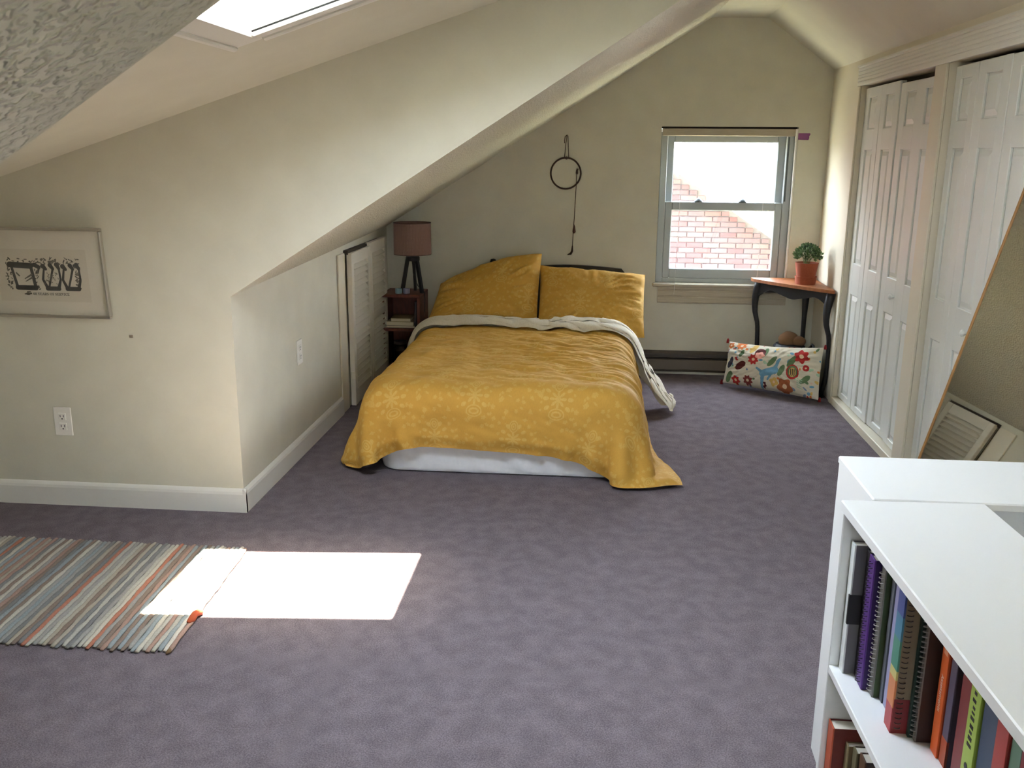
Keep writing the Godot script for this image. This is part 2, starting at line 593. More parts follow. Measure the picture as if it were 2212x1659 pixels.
func skylight_unit(w: Node3D, dirx: Vector3, nrm: Vector3, org: Vector3, len_x: float, dz: float, cw: float) -> void:
	var xf := Transform3D(Basis(dirx, nrm, Vector3.BACK), org)
	# moulded casing on the ceiling: flat band, raised outer bead and inner stop
	for k in 4:
		var st := stool()
		if k < 2:
			var x0 := -cw if k == 0 else len_x
			add_box(st, Vector3(x0, -0.014, -cw), Vector3(x0 + cw, 0.004, dz + cw), 0.003, xf)
			var xo := -cw if k == 0 else len_x + cw - 0.022
			add_box(st, Vector3(xo, -0.024, -cw), Vector3(xo + 0.022, 0.0, dz + cw), 0.005, xf)
			var xi := -0.018 if k == 0 else len_x
			add_box(st, Vector3(xi, -0.022, -0.018), Vector3(xi + 0.018, 0.0, dz + 0.018), 0.004, xf)
		else:
			var q := -cw if k == 2 else dz
			add_box(st, Vector3(0, -0.014, q), Vector3(len_x, 0.004, q + cw), 0.003, xf)
			var qo := -cw if k == 2 else dz + cw - 0.022
			add_box(st, Vector3(0, -0.024, qo), Vector3(len_x, 0.0, qo + 0.022), 0.005, xf)
			var qi := -0.018 if k == 2 else dz
			add_box(st, Vector3(0, -0.022, qi), Vector3(len_x, 0.0, qi + 0.018), 0.004, xf)
		part("casing", done(st), M.trim, w)
	# curb frame above the opening carrying the glazing
	var st2 := stool()
	add_box(st2, Vector3(-0.06, 0.095, -0.06), Vector3(-0.001, 0.135, dz + 0.06), 0.0, xf)
	add_box(st2, Vector3(len_x + 0.001, 0.095, -0.06), Vector3(len_x + 0.06, 0.135, dz + 0.06), 0.0, xf)
	add_box(st2, Vector3(-0.001, 0.095, -0.06), Vector3(len_x + 0.001, 0.135, -0.001), 0.0, xf)
	add_box(st2, Vector3(-0.001, 0.095, dz + 0.001), Vector3(len_x + 0.001, 0.135, dz + 0.06), 0.0, xf)
	part("curb_frame", done(st2), M.trim, w)
	var st3 := stool()
	add_box(st3, Vector3(-0.03, 0.112, -0.03), Vector3(len_x + 0.03, 0.117, dz + 0.03), 0.0, xf)
	part("pane", done(st3), M.glass, w)

func added_rear_window() -> void:  # unseen window, added to bring in light from behind the camera
	var w := setting("window_3", "white framed window added in the unseen rear gable for daylight", "window")
	var zf := REAR_Z + 0.09
	var st := stool()
	var x0: float = ADDED_REAR_WIN[0]
	var x1: float = ADDED_REAR_WIN[1]
	var y0: float = ADDED_REAR_WIN[2]
	var y1: float = ADDED_REAR_WIN[3]
	add_box(st, Vector3(x0, y0, zf - 0.03), Vector3(x0 + 0.05, y1, zf + 0.03), 0.004)
	add_box(st, Vector3(x1 - 0.05, y0, zf - 0.03), Vector3(x1, y1, zf + 0.03), 0.004)
	add_box(st, Vector3(x0, y0, zf - 0.03), Vector3(x1, y0 + 0.05, zf + 0.03), 0.004)
	add_box(st, Vector3(x0, y1 - 0.05, zf - 0.03), Vector3(x1, y1, zf + 0.03), 0.004)
	add_box(st, Vector3(x0, (y0 + y1) / 2 - 0.02, zf - 0.03), Vector3(x1, (y0 + y1) / 2 + 0.02, zf + 0.03), 0.004)
	part("frame", done(st), M.trim, w)
	slab("pane", Vector3(x0 + 0.04, y0 + 0.04, zf - 0.003), Vector3(x1 - 0.04, y1 - 0.04, zf + 0.003), 0.0, M.glass, w)

# ------------------------------------------------------------------ closet wall
func closet() -> void:
	var s := setting("wall_right")
	var st := stool()
	var x0 := CLOSET_X
	var x1 := CLOSET_X + 0.11
	add_box(st, Vector3(x0, -0.05, FAR_Z - 0.05), Vector3(x1, 2.40, -6.20))
	add_box(st, Vector3(x0, -0.05, -4.86), Vector3(x1, 2.40, -4.70))
	add_box(st, Vector3(x0, -0.05, -3.34), Vector3(x1, 2.40, REAR_Z + 0.1))
	add_box(st, Vector3(x0, 2.066, -6.20), Vector3(x1, 2.40, -4.86))
	add_box(st, Vector3(x0, 2.066, -4.70), Vector3(x1, 2.40, -3.34))
	part("plaster", done(st), M.trim_warm, s)
	st = stool()
	add_box(st, Vector3(2.25, -0.05, FAR_Z), Vector3(2.4, 2.40, REAR_Z + 0.1))
	part("closet_back", done(st), M.wall, s)
	# fluted header board over both closets, crown strip, posts and the sill plate
	var h := setting("trim_1", "white fluted header board above the closet doors", "trim")
	var prof := [Vector2(0, 2.062), Vector2(0.016, 2.062)]
	for k in 5:
		var y := 2.070 + k * 0.0205
		prof.append_array([Vector2(0.018, y), Vector2(0.018, y + 0.013), Vector2(0.0135, y + 0.0155), Vector2(0.0135, y + 0.0185)])
	prof.append_array([Vector2(0.026, 2.176), Vector2(0.026, 2.186), Vector2(0, 2.186)])
	var bz := Basis(Vector3(-1, 0, 0), Vector3(0, 1, 0), Vector3(0, 0, 1))
	var hs := stool()
	add_prism(hs, PackedVector2Array(prof), -6.24, -3.2, Transform3D(bz, Vector3(CLOSET_X, 0, 0)))
	part("board", done(hs), M.trim, h)
	var c := setting("trim_2", "white upright board between the two closets", "trim")
	slab("board", Vector3(CLOSET_X - 0.014, 0.0, -4.856), Vector3(CLOSET_X, 2.062, -4.704), 0.003, M.trim_warm, c)
	c = setting("trim_3", "narrow white casing at the closet end by the table", "trim")
	slab("board", Vector3(CLOSET_X - 0.012, 0.0, -6.255), Vector3(CLOSET_X, 2.062, -6.205), 0.003, M.trim_warm, c)
	c = setting("trim_4", "painted threshold under the closet doors", "trim")
	slab("board", Vector3(CLOSET_X - 0.01, 0.0, -6.20), Vector3(CLOSET_X + 0.08, 0.052, -4.86), 0.004, M.trim_warm, c)
	slab("board", Vector3(CLOSET_X - 0.01, 0.0, -4.70), Vector3(CLOSET_X + 0.08, 0.052, -3.34), 0.004, M.trim_warm, c)
	# bifold leaves: [z0, z1, top, set back, swing]
	var d1 := setting("door_1", "white raised-panel bifold closet doors beside the corner table", "door")
	leaf(d1, -6.195, -5.858, 2.046, 0.030, 0.0, false)
	leaf(d1, -5.855, -5.520, 2.046, 0.030, 0.0, false)
	leaf(d1, -5.512, -5.185, 2.030, 0.036, 0.03, true)
	leaf(d1, -5.182, -4.866, 2.026, 0.036, -0.03, false)
	var d2 := setting("door_2", "white raised-panel bifold closet doors behind the leaning mirror", "door")
	leaf(d2, -4.692, -4.425, 2.044, 0.030, 0.0, false)
	leaf(d2, -4.422, -4.085, 2.044, 0.030, 0.0, true)
	leaf(d2, -4.080, -3.745, 2.040, 0.030, 0.0, true)
	leaf(d2, -3.742, -3.350, 2.040, 0.030, 0.0, false)

func leaf(d: Node3D, z0: float, z1: float, top: float, back: float, swing: float, knob: bool) -> void:
	# local frame: x along the leaf (towards +z of the room), y up, z out into the room
	var w := z1 - z0 - 0.003
	var b := Basis(Vector3(0, 0, 1), Vector3(0, 1, 0), Vector3(-1, 0, 0)) * Basis(Vector3.UP, swing)
	var xf := Transform3D(b, Vector3(CLOSET_X + back, 0, z0))
	var y0 := 0.058
	var st := stool()
	add_box(st, Vector3(0, y0, -0.034), Vector3(w, top, -0.012), 0.0)
	var stile := 0.085 if w > 0.3 else 0.066
	add_box(st, Vector3(0, y0, -0.013), Vector3(stile, top, 0.0), 0.003)
	add_box(st, Vector3(w - stile, y0, -0.013), Vector3(w, top, 0.0), 0.003)
	var rows := [[0.10, 0.765], [0.965, 1.672], [1.798, minf(1.985, top - 0.05)]]
	var rails := [[y0, rows[0][0]], [rows[0][1], rows[1][0]], [rows[1][1], rows[2][0]], [rows[2][1], top]]
	for r in rails:
		add_box(st, Vector3(stile - 0.004, r[0], -0.013), Vector3(w - stile + 0.004, r[1], 0.0), 0.003)
	var body := part("leaf", done(st), M.door, d, xf)
	for r in rows:
		# raised field with wide bevels in the recess
		var ps := stool()
		var a := Vector3(stile, r[0], -0.013)
		var e := Vector3(w - stile, r[1], -0.013)
		var i := 0.034
		var lo := [a, Vector3(e.x, a.y, a.z), e, Vector3(a.x, e.y, a.z)]
		var g := 0.006
		var lo2 := [a + Vector3(g, g, 0), Vector3(e.x - g, a.y + g, a.z), e + Vector3(-g, -g, 0), Vector3(a.x + g, e.y - g, a.z)]
		var hi := [a + Vector3(i, i, 0.011), Vector3(e.x - i, a.y + i, a.z + 0.011), e + Vector3(-i, -i, 0.011), Vector3(a.x + i, e.y - i, a.z + 0.011)]
		for k in 4:
			var k2 := (k + 1) % 4
			quad(ps, lo[k], lo[k2], lo2[k2], lo2[k], Vector3(0, 0, 1))
			var fc: Vector3 = (lo2[k] + hi[k2]) * 0.5 - (a + e) * 0.5
			quad(ps, lo2[k], lo2[k2], hi[k2], hi[k], Vector3(fc.x, fc.y, 1.0))
		quad(ps, hi[0], hi[1], hi[2], hi[3], Vector3(0, 0, 1))
		part("panel", done(ps), M.door, body)
	if knob:
		var ks := stool(true)
		add_lathe(ks, [Vector2(0.0005, 0.032), Vector2(0.010, 0.031), Vector2(0.0165, 0.026), Vector2(0.017, 0.020), Vector2(0.008, 0.012), Vector2(0.007, 0.0), Vector2(0.0005, 0.0)], 16)
		part("knob", done(ks), M.door, body, Transform3D(Basis(Vector3.RIGHT, PI / 2), Vector3(w * 0.72, 0.872, 0.0)))

# ------------------------------------------------------------------ louvre door in the knee wall
func louvre_door() -> void:
	var t := setting("trim_5", "flat cream jamb board on the knee wall by the louvred doors", "trim")
	slab("board", Vector3(KNEE_X, 0.0, -5.708), Vector3(KNEE_X + 0.012, 1.015, -5.555), 0.003, M.trim_warm, t)
	slab("gap_shade_strip", Vector3(KNEE_X, 0.0, -5.715), Vector3(KNEE_X + 0.010, 1.01, -5.708), 0.0, M.gap, t)  # dark strip in place of the shaded gap between jamb and door
	slab("gap_shade_strip", Vector3(KNEE_X, 1.003, -6.62), Vector3(KNEE_X + 0.03, 1.03, -5.716), 0.0, M.gap, t)  # dark strip painted as the shadow gap above the doors
	var d := setting("door_3", "cream louvred bifold doors standing against the knee wall", "door")
	var leaves := [[-5.72, -6.205, 0.012, 1.000], [-6.212, -6.70, 0.012, 1.022]]
	for L in leaves:
		var w: float = L[0] - L[1]
		var top: float = L[3]
		# local: x along the leaf (towards the far wall), y up, z out into the room (+x)
		var b := Basis(Vector3(0, 0, -1), Vector3(0, 1, 0), Vector3(1, 0, 0))
		var xf := Transform3D(b, Vector3(KNEE_X + 0.018, 0.012, L[0]))
		var st := stool()
		add_box(st, Vector3(0, 0, 0), Vector3(0.055, top, 0.034), 0.003)
		add_box(st, Vector3(w - 0.055, 0, 0), Vector3(w, top, 0.034), 0.003)
		add_box(st, Vector3(0.055, 0, 0.003), Vector3(w - 0.055, 0.10, 0.031), 0.002)
		add_box(st, Vector3(0.055, top - 0.075, 0.003), Vector3(w - 0.055, top, 0.031), 0.002)
		add_box(st, Vector3(0.055, 0.475, 0.003), Vector3(w - 0.055, 0.525, 0.031), 0.002)
		add_box(st, Vector3(0.055, 0.10, 0.0), Vector3(w - 0.055, top - 0.075, 0.006), 0.0)
		var leafp := part("leaf", done(st), M.louvre, d, xf)
		var sm := box_mesh(Vector3(w - 0.112, 0.044, 0.006), 0.002)
		for band in [[0.10, 0.475], [0.525, top - 0.075]]:
			var n := int(round((band[1] - band[0]) / 0.0385))
			for k in n:
				var y: float = band[0] + (k + 0.5) * (band[1] - band[0]) / n
				part("slat", sm, M.louvre, leafp, Transform3D(Basis(Vector3.RIGHT, -0.85), Vector3(w / 2, y, 0.020)))
		for y in [0.18, 0.80]:
			slab("hinge", Vector3(-0.006, y, 0.008), Vector3(0.004, y + 0.05, 0.036), 0.002, M.trim_warm, leafp)

func baseboards() -> void:
	var prof := [Vector2(0, 0), Vector2(0.016, 0), Vector2(0.016, 0.088), Vector2(0.013, 0.100), Vector2(0.008, 0.108), Vector2(0.003, 0.114), Vector2(0, 0.114)]
	var s := setting("baseboard_cheek")
	var st := stool()
	# profile x -> out of the wall (+z), extruded along x
	add_prism(st, PackedVector2Array(prof), DORMER_X, KNEE_X + 0.016, Transform3D(Basis(Vector3(0, 0, 1), Vector3(0, 1, 0), Vector3(1, 0, 0)), Vector3(0, 0, CHEEK_Z)))
	part("board", done(st), M.trim, s)
	s = setting("baseboard_knee")
	st = stool()
	add_prism(st, PackedVector2Array(prof), -5.555, CHEEK_Z + 0.0155, Transform3D(Basis(Vector3(1, 0, 0), Vector3(0, 1, 0), Vector3(0, 0, 1)), Vector3(KNEE_X, 0, 0)))
	part("board", done(st), M.trim, s)
	# baseboard heater along the far wall
	var h := thing("baseboard_heater", "low grey baseboard heater along the wall under the window", "heater", Vector3(0.6, 0, FAR_Z))
	var hm := plain(Color8(108, 98, 84), 0.5)
	slab("back_plate", Vector3(-0.9, 0.02, 0.0), Vector3(1.02, 0.185, 0.012), 0.002, hm, h)
	var hp := stool()
	add_prism(hp, PackedVector2Array([Vector2(0.012, 0.185), Vector2(0.062, 0.172), Vector2(0.064, 0.150), Vector2(0.058, 0.150), Vector2(0.056, 0.166), Vector2(0.012, 0.178)]), -0.9, 1.02, Transform3D(Basis(Vector3(0, 0, 1), Vector3(0, 1, 0), Vector3(1, 0, 0)), Vector3.ZERO))
	part("hood", done(hp), plain(Color8(64, 56, 48), 0.5), h)
	slab("front_panel", Vector3(-0.9, 0.045, 0.052), Vector3(1.02, 0.125, 0.060), 0.003, hm, h)
	slab("fin_row", Vector3(-0.88, 0.06, 0.014), Vector3(1.0, 0.13, 0.048), 0.0, M.gap, h)
	for x in [-0.9, 1.0]:
		slab("end_cap", Vector3(x, 0.0, 0.0), Vector3(x + 0.02, 0.186, 0.066), 0.003, hm, h)

func outlets() -> void:
	var m := plain(Color8(236, 234, 224), 0.35)
	outlet(Transform3D(Basis.IDENTITY, Vector3(-2.4425, 0.411, CHEEK_Z)), m, "white double socket plate on the wall below the framed print")
	outlet(Transform3D(Basis(Vector3.UP, PI / 2), Vector3(KNEE_X, 0.575, -4.765)), m, "white double socket plate on the knee wall beside the bed")

func outlet(xf: Transform3D, m: Material, label: String) -> void:
	var o := thing("wall_outlet", label, "outlet")
	o.transform = xf
	part("plate", box_mesh(Vector3(0.086, 0.136, 0.006), 0.0025), m, o, at(0, 0, 0.003))
	for s in [-1, 1]:
		var r := part("receptacle", box_mesh(Vector3(0.036, 0.034, 0.004), 0.0015), m, o, at(0, s * 0.024, 0.007))
		for k in [-1, 1]:
			part("slot", box_mesh(Vector3(0.003, 0.011, 0.001)), M.dark, r, at(k * 0.008, 0.003, 0.0022))
		part("slot", box_mesh(Vector3(0.006, 0.006, 0.001)), M.dark, r, at(0, -0.010, 0.0022))

# ------------------------------------------------------------------ outside
func outside() -> void:
	var g := thing("ground", "pale yard ground outside between the two houses", "ground", Vector3(0, -5.6, 0))
	g.set_meta("kind", "structure")
	slab("yard", Vector3(-60, -0.2, -60), Vector3(60, 0, 60), 0.0, grained(Color8(128, 130, 108), Color8(152, 150, 130), 41, 0.02, Vector3.ONE * 0.2, 0.95), g)
	var h := thing("brick_house", "red brick gable house seen through the sash window", "house", Vector3(0, -5.6, -12.3))
	var Y := 5.6
	var ridge := Vector2(-2.2, 1.445 + 0.657 * 3.161 + Y)
	var e0 := Vector2(4.6, 1.445 - 0.657 * 3.639 + Y)
	var e1 := Vector2(-9.0, e0.y)
	part("wall", prism([Vector2(e1.x, 0), Vector2(e0.x, 0), e0, ridge, e1], -8.0, -0.012), M.mortar, h)
	# bricks: those near the window's view singly, the rest as one field
	var bl := 0.203
	var bh := 0.057
	var px := 0.213
	var py := 0.0677
	var tones := [Color8(80, 42, 39), Color8(74, 37, 36), Color8(86, 53, 48), Color8(72, 51, 50), Color8(88, 62, 57), Color8(78, 51, 50)]
	var mats := []
	for k in tones.size():
		mats.append(grained(tones[k].darkened(0.08), tones[k].lightened(0.06), 60 + k, 0.06, Vector3.ONE * 4.0, 0.95))
	var bm := box_mesh(Vector3(bl, bh, 0.05), 0.004)
	var bmh := box_mesh(Vector3(bl * 0.5 - 0.005, bh, 0.05), 0.004)
	var st := stool()
	for r in range(40, 150):
		var y := r * py
		var wy := y - Y
		for c in range(-12, 24):
			var x := c * px + (px * 0.5 if r % 2 == 1 else 0.0)
			var top := ridge.y - 0.657 * absf(x + bl * 0.5 - ridge.x)
			var top2 := ridge.y - 0.657 * absf(x - bl * 0.5 - ridge.x)
			var single := x > 0.45 and x < 2.75 and wy > -0.30
			if y + bh * 0.5 > minf(top, top2):
				if y + bh * 0.5 > maxf(top, top2) - 0.02:
					continue
				# a cut brick against the rake board
				var xs := x - bl * 0.25
				if ridge.y - 0.657 * absf(xs + bl * 0.25 - ridge.x) < y + bh * 0.5:
					continue
				if single:
					part("brick", bmh, mats[rng.randi() % mats.size()], h, at(xs, y, 0.0))
				continue
			if single:
				part("brick", bm, mats[rng.randi() % mats.size()], h, at(x, y, rng.randf_range(-0.003, 0.003)))
			else:
				add_box(st, Vector3(x - bl / 2, y - bh / 2, -0.025), Vector3(x + bl / 2, y + bh / 2, 0.025))
	var rest := part("brick_field", done(st), mats[0], h)
	rest.set_meta("kind", "stuff")
	# rake boards and roof
	var bw := plain(Color8(236, 234, 228), 0.6)
	var rk := 0.17
	var dv := Vector2(e0.x - ridge.x, e0.y - ridge.y)
	part("rake_board", prism([ridge, ridge + dv * 1.03, ridge + dv * 1.03 + Vector2(0, rk), ridge + Vector2(0, rk)], 0.0, 0.42), bw, h)
	var dl := Vector2(e1.x - ridge.x, e1.y - ridge.y)
	part("rake_board", prism([ridge, ridge + dl * 1.03, ridge + dl * 1.03 + Vector2(0, rk), ridge + Vector2(0, rk)], 0.0, 0.42), bw, h)
	var rf := plain(Color8(150, 120, 92), 0.9)
	part("roof", prism([ridge + Vector2(0, rk), ridge + dv * 1.04 + Vector2(0, rk), ridge + dv * 1.04 + Vector2(0, rk + 0.05), ridge + Vector2(0, rk + 0.05)], -8.2, 0.46), rf, h)
	part("roof", prism([ridge + Vector2(0, rk), ridge + dl * 1.04 + Vector2(0, rk), ridge + dl * 1.04 + Vector2(0, rk + 0.05), ridge + Vector2(0, rk + 0.05)], -8.2, 0.46), rf, h)

# indexed smooth surface from rows of points; wrap joins the last column to the first
func grid_mesh(P: Array, U: Array, flip := false) -> ArrayMesh:
	var nj := P.size()
	var ni: int = P[0].size()
	var v := PackedVector3Array()
	var uv := PackedVector2Array()
	var n := PackedVector3Array()
	v.resize(nj * ni)
	uv.resize(nj * ni)
	n.resize(nj * ni)
	for j in nj:
		for i in ni:
			v[j * ni + i] = P[j][i]
			if U.size() > 0:
				uv[j * ni + i] = U[j][i]
	var s := -1.0 if flip else 1.0
	var N := normals_of(P)
	for j in nj:
		for i in ni:
			n[j * ni + i] = N[j][i] * s
	var idx := PackedInt32Array()
	for j in nj - 1:
		for i in ni - 1:
			var a := j * ni + i
			var b := a + 1
			var c := a + ni + 1
			var d := a + ni
			var fn: Vector3 = (v[b] - v[a]).cross(v[d] - v[a])
			if fn.dot(n[a]) > 0.0:
				idx.append_array(PackedInt32Array([a, c, b, a, d, c]))
			else:
				idx.append_array(PackedInt32Array([a, b, c, a, c, d]))
	var arr := []
	arr.resize(Mesh.ARRAY_MAX)
	arr[Mesh.ARRAY_VERTEX] = v
	arr[Mesh.ARRAY_NORMAL] = n
	arr[Mesh.ARRAY_TEX_UV] = uv
	arr[Mesh.ARRAY_INDEX] = idx
	var m := ArrayMesh.new()
	m.add_surface_from_arrays(Mesh.PRIMITIVE_TRIANGLES, arr)
	return m

func normals_of(P: Array) -> Array:
	var nj := P.size()
	var ni: int = P[0].size()
	var out := []
	for j in nj:
		var row := []
		for i in ni:
			var du: Vector3 = P[j][mini(i + 1, ni - 1)] - P[j][maxi(i - 1, 0)]
			var dv: Vector3 = P[mini(j + 1, nj - 1)][i] - P[maxi(j - 1, 0)][i]
			var nn := dv.cross(du)
			row.append(nn.normalized() if nn.length_squared() > 1e-14 else Vector3.UP)
		out.append(row)
	return out

# cubic B-spline refinement of a grid of points
func refine(P: Array, k: int) -> Array:
	var rows := []
	for row in P:
		rows.append(spline_row(row, k))
	var nj := rows.size()
	var ni: int = rows[0].size()
	var cols := []
	for i in ni:
		var c := []
		for j in nj:
			c.append(rows[j][i])
		cols.append(spline_row(c, k))
	var out := []
	for j in cols[0].size():
		var r := []
		for i in ni:
			r.append(cols[i][j])
		out.append(r)
	return out

func spline_row(p: Array, k: int) -> Array:
	var n := p.size()
	var out := []
	for i in n - 1:
		var a: Vector3 = p[i - 1] if i > 0 else p[0] * 2.0 - p[1]
		var b: Vector3 = p[i]
		var c: Vector3 = p[i + 1]
		var d: Vector3 = p[i + 2] if i < n - 2 else p[n - 1] * 2.0 - p[n - 2]
		for s in k:
			var t := float(s) / k
			var t2 := t * t
			var t3 := t2 * t
			out.append((a * (1 - 3 * t + 3 * t2 - t3) + b * (4 - 6 * t2 + 3 * t3) + c * (1 + 3 * t + 3 * t2 - 3 * t3) + d * t3) / 6.0)
	out.append(p[n - 1])
	return out

# ------------------------------------------------------------------ bed
const BED_X := -0.475
const BED_HALF := 0.695
const BED_TOP := 0.475
const BED_FOOT := -4.455
const BED_R := 0.11

func bed_push(p: Vector3) -> Vector3:
	# keeps a cloth point outside the padded, slightly spreading bed and above the floor
	var spread := 1.0 + 0.13 * clampf(1.0 - p.y / BED_TOP, 0.0, 1.0)
	var q := Vector3((p.x - BED_X) / spread, p.y, p.z)
	var inner := Vector3(clampf(q.x, -(BED_HALF - BED_R), BED_HALF - BED_R), minf(q.y, BED_TOP - BED_R), minf(q.z, BED_FOOT - BED_R))
	var d := q - inner
	var l := d.length()
	if l < BED_R:
		if l > 1e-5:
			q = inner + d / l * BED_R
		else:
			q.y = BED_TOP
		p = Vector3(q.x * spread + BED_X, q.y, q.z)
	if p.y < 0.022:
		p.y = 0.022
	return p

# the foot hem: a little longer towards the right, rounded off at both corners
func hem_b(a: float, b0: float, b1: float, t: float) -> float:
	var e := b1 + 0.05 * (a / 1.1) - (0.25 if a < 0.0 else 0.20) * smoothstep(0.66, 1.05, absf(a))
	return b0 + (e - b0) * t

func cloth_drape(a0: float, a1: float, b0: float, b1: float, step: float) -> Array:
	var ni := int(round((a1 - a0) / step)) + 1
	var nj := int(round((b1 - b0) / step)) + 1
	var n := ni * nj
	var pos := PackedVector3Array()
	var old := PackedVector3Array()
	var free := PackedByteArray()
	pos.resize(n)
	free.resize(n)
	var rest := PackedVector2Array()
	rest.resize(n)
	var jit := RandomNumberGenerator.new()
	jit.seed = 77
	for j in nj:
		for i in ni:
			var a := a0 + (a1 - a0) * i / (ni - 1)
			var b := hem_b(a, b0, b1, float(j) / (nj - 1))
			rest[j * ni + i] = Vector2(a, b)
			var da := maxf(0.0, absf(a) - 0.62)
			var db := maxf(0.0, b + 4.54)
			var over := Vector2(da, db).length()
			pos[j * ni + i] = Vector3(BED_X + a - signf(a) * da * 0.45, BED_TOP + 0.004 - over * 0.80, b - db * 0.5) + Vector3(jit.randf_range(-1, 1), jit.randf_range(-1, 1), jit.randf_range(-1, 1)) * 0.002 * signf(over)
			free[j * ni + i] = 0 if (absf(a) < 0.50 and b < -4.72) else 1
	old = pos.duplicate()
	var ca := PackedInt32Array()
	var cb := PackedInt32Array()
	var cl := PackedFloat32Array()
	var ck := PackedFloat32Array()
	for j in nj:
		for i in ni:
			for o in [[1, 0, 1.0], [0, 1, 1.0], [1, 1, 0.35], [-1, 1, 0.35], [3, 0, 0.03], [0, 3, 0.03]]:
				var i2: int = i + o[0]
				var j2: int = j + o[1]
				if i2 < 0 or i2 >= ni or j2 >= nj:
					continue
				var p := j * ni + i
				var q := j2 * ni + i2
				if free[p] == 0 and free[q] == 0:
					continue
				ca.append(p)
				cb.append(q)
				cl.append(rest[p].distance_to(rest[q]))
				ck.append(o[2])
	var g := Vector3(0, -9.8, 0) * 0.016 * 0.016
	for step_i in 110:
		for p in n:
			if free[p] == 1:
				var v := (pos[p] - old[p]) * 0.965
				if pos[p].y < 0.03:
					v *= 0.3
				old[p] = pos[p]
				pos[p] += v + g
		for it in 4:
			for c in ca.size():
				var p := ca[c]
				var q := cb[c]
				var d := pos[q] - pos[p]
				var l := d.length()
				var k := ck[c] * (l - cl[c]) / (l + 1e-9)
				if free[p] == 1 and free[q] == 1:
					pos[p] += d * (0.5 * k)
					pos[q] -= d * (0.5 * k)
				elif free[p] == 1:
					pos[p] += d * k
				else:
					pos[q] -= d * k
		for p in n:
			if free[p] == 1:
				pos[p] = bed_push(pos[p])
	var out := []
	for j in nj:
		var row := []
		for i in ni:
			row.append(pos[j * ni + i])
		out.append(row)
	return out

func damask() -> StandardMaterial3D:
	# damask print: paler floral medallions, sprigs and scrolls on a golden ground
	var s := 512
	var mask := Image.create(s, s, false, Image.FORMAT_L8)
	var sr := RandomNumberGenerator.new()
	sr.seed = 15
	for k in 120:
		wrap_blob(mask, Vector2(sr.randf(), sr.randf()) * s, sr.randf_range(5.0, 14.0), sr.randf_range(6.0, 17.0), sr.randf() * PI, float(sr.randi() % 3 + 4), 0.2, 0.75)
	for c in [Vector2(128, 128), Vector2(384, 384)]:
		# clear a field, then petals round a heart, tulip above, cup below
		wrap_blob(mask, c, 92, 120, 0.0, 0.0, 0.0, 0.0)
		for k in 12:
			var a := TAU * k / 12
			wrap_blob(mask, c + Vector2(cos(a) * 74, sin(a) * 96), 11, 17, a + PI / 2, 0.0, 0.0, 1.0)
		for k in 8:
			var a := TAU * k / 8
			wrap_blob(mask, c + Vector2(cos(a), sin(a)) * 34, 8, 17, a + PI / 2, 0.0, 0.0, 1.0)
		wrap_blob(mask, c, 19, 19, 0.0, 6.0, 0.2, 1.0)
		for rr in [[30, 40, 1.0], [23, 32, 0.0], [17, 25, 1.0], [9, 15, 0.0], [4, 9, 1.0]]:
			wrap_blob(mask, c + Vector2(0, -82), rr[0], rr[1], 0.0, 0.0, 0.0, rr[2])
		for rr in [[50, 34, 1.0], [42, 27, 0.0], [32, 19, 1.0], [20, 10, 0.0]]:
			wrap_blob(mask, c + Vector2(0, 82), rr[0], rr[1], 0.0, 0.0, 0.0, rr[2])
	var img := Image.create(s, s, true, Image.FORMAT_RGB8)
	var nz := FastNoiseLite.new()
	nz.seed = 3
	nz.frequency = 0.05
	var ground := Color8(208, 160, 66)
	var pale := Color8(219, 181, 98)
	for y in s:
		for x in s:
			var weave := 0.5 + 0.5 * nz.get_noise_2d(x * 3.0, y * 0.8)
			var v := mask.get_pixel(x, y).r
			var col := ground.lerp(pale, v * (0.45 + 0.5 * weave))
			img.set_pixel(x, y, col.darkened(0.06 * (1.0 - weave)))
	img.generate_mipmaps()
	var m := StandardMaterial3D.new()
	m.albedo_texture = ImageTexture.create_from_image(img)
	m.roughness = 0.85
	m.uv1_scale = Vector3(1.0 / 0.40, 1.0 / 0.40, 1)
	return m

func wrap_blob(img: Image, c: Vector2, rx: float, ry: float, ang: float, lobes: float, amp: float, v: float) -> void:
	var R := int(maxf(rx, ry) * (1.0 + amp)) + 2
	var s := img.get_width()
	for y in range(int(c.y) - R, int(c.y) + R + 1):
		for x in range(int(c.x) - R, int(c.x) + R + 1):
			var p := (Vector2(x, y) - c).rotated(-ang)
			var q := Vector2(p.x / rx, p.y / ry)
			if q.length() < 1.0 + (amp * cos(lobes * q.angle()) if lobes > 0.0 else 0.0):
				img.set_pixel(posmod(x, s), posmod(y, s), Color(v, v, v))

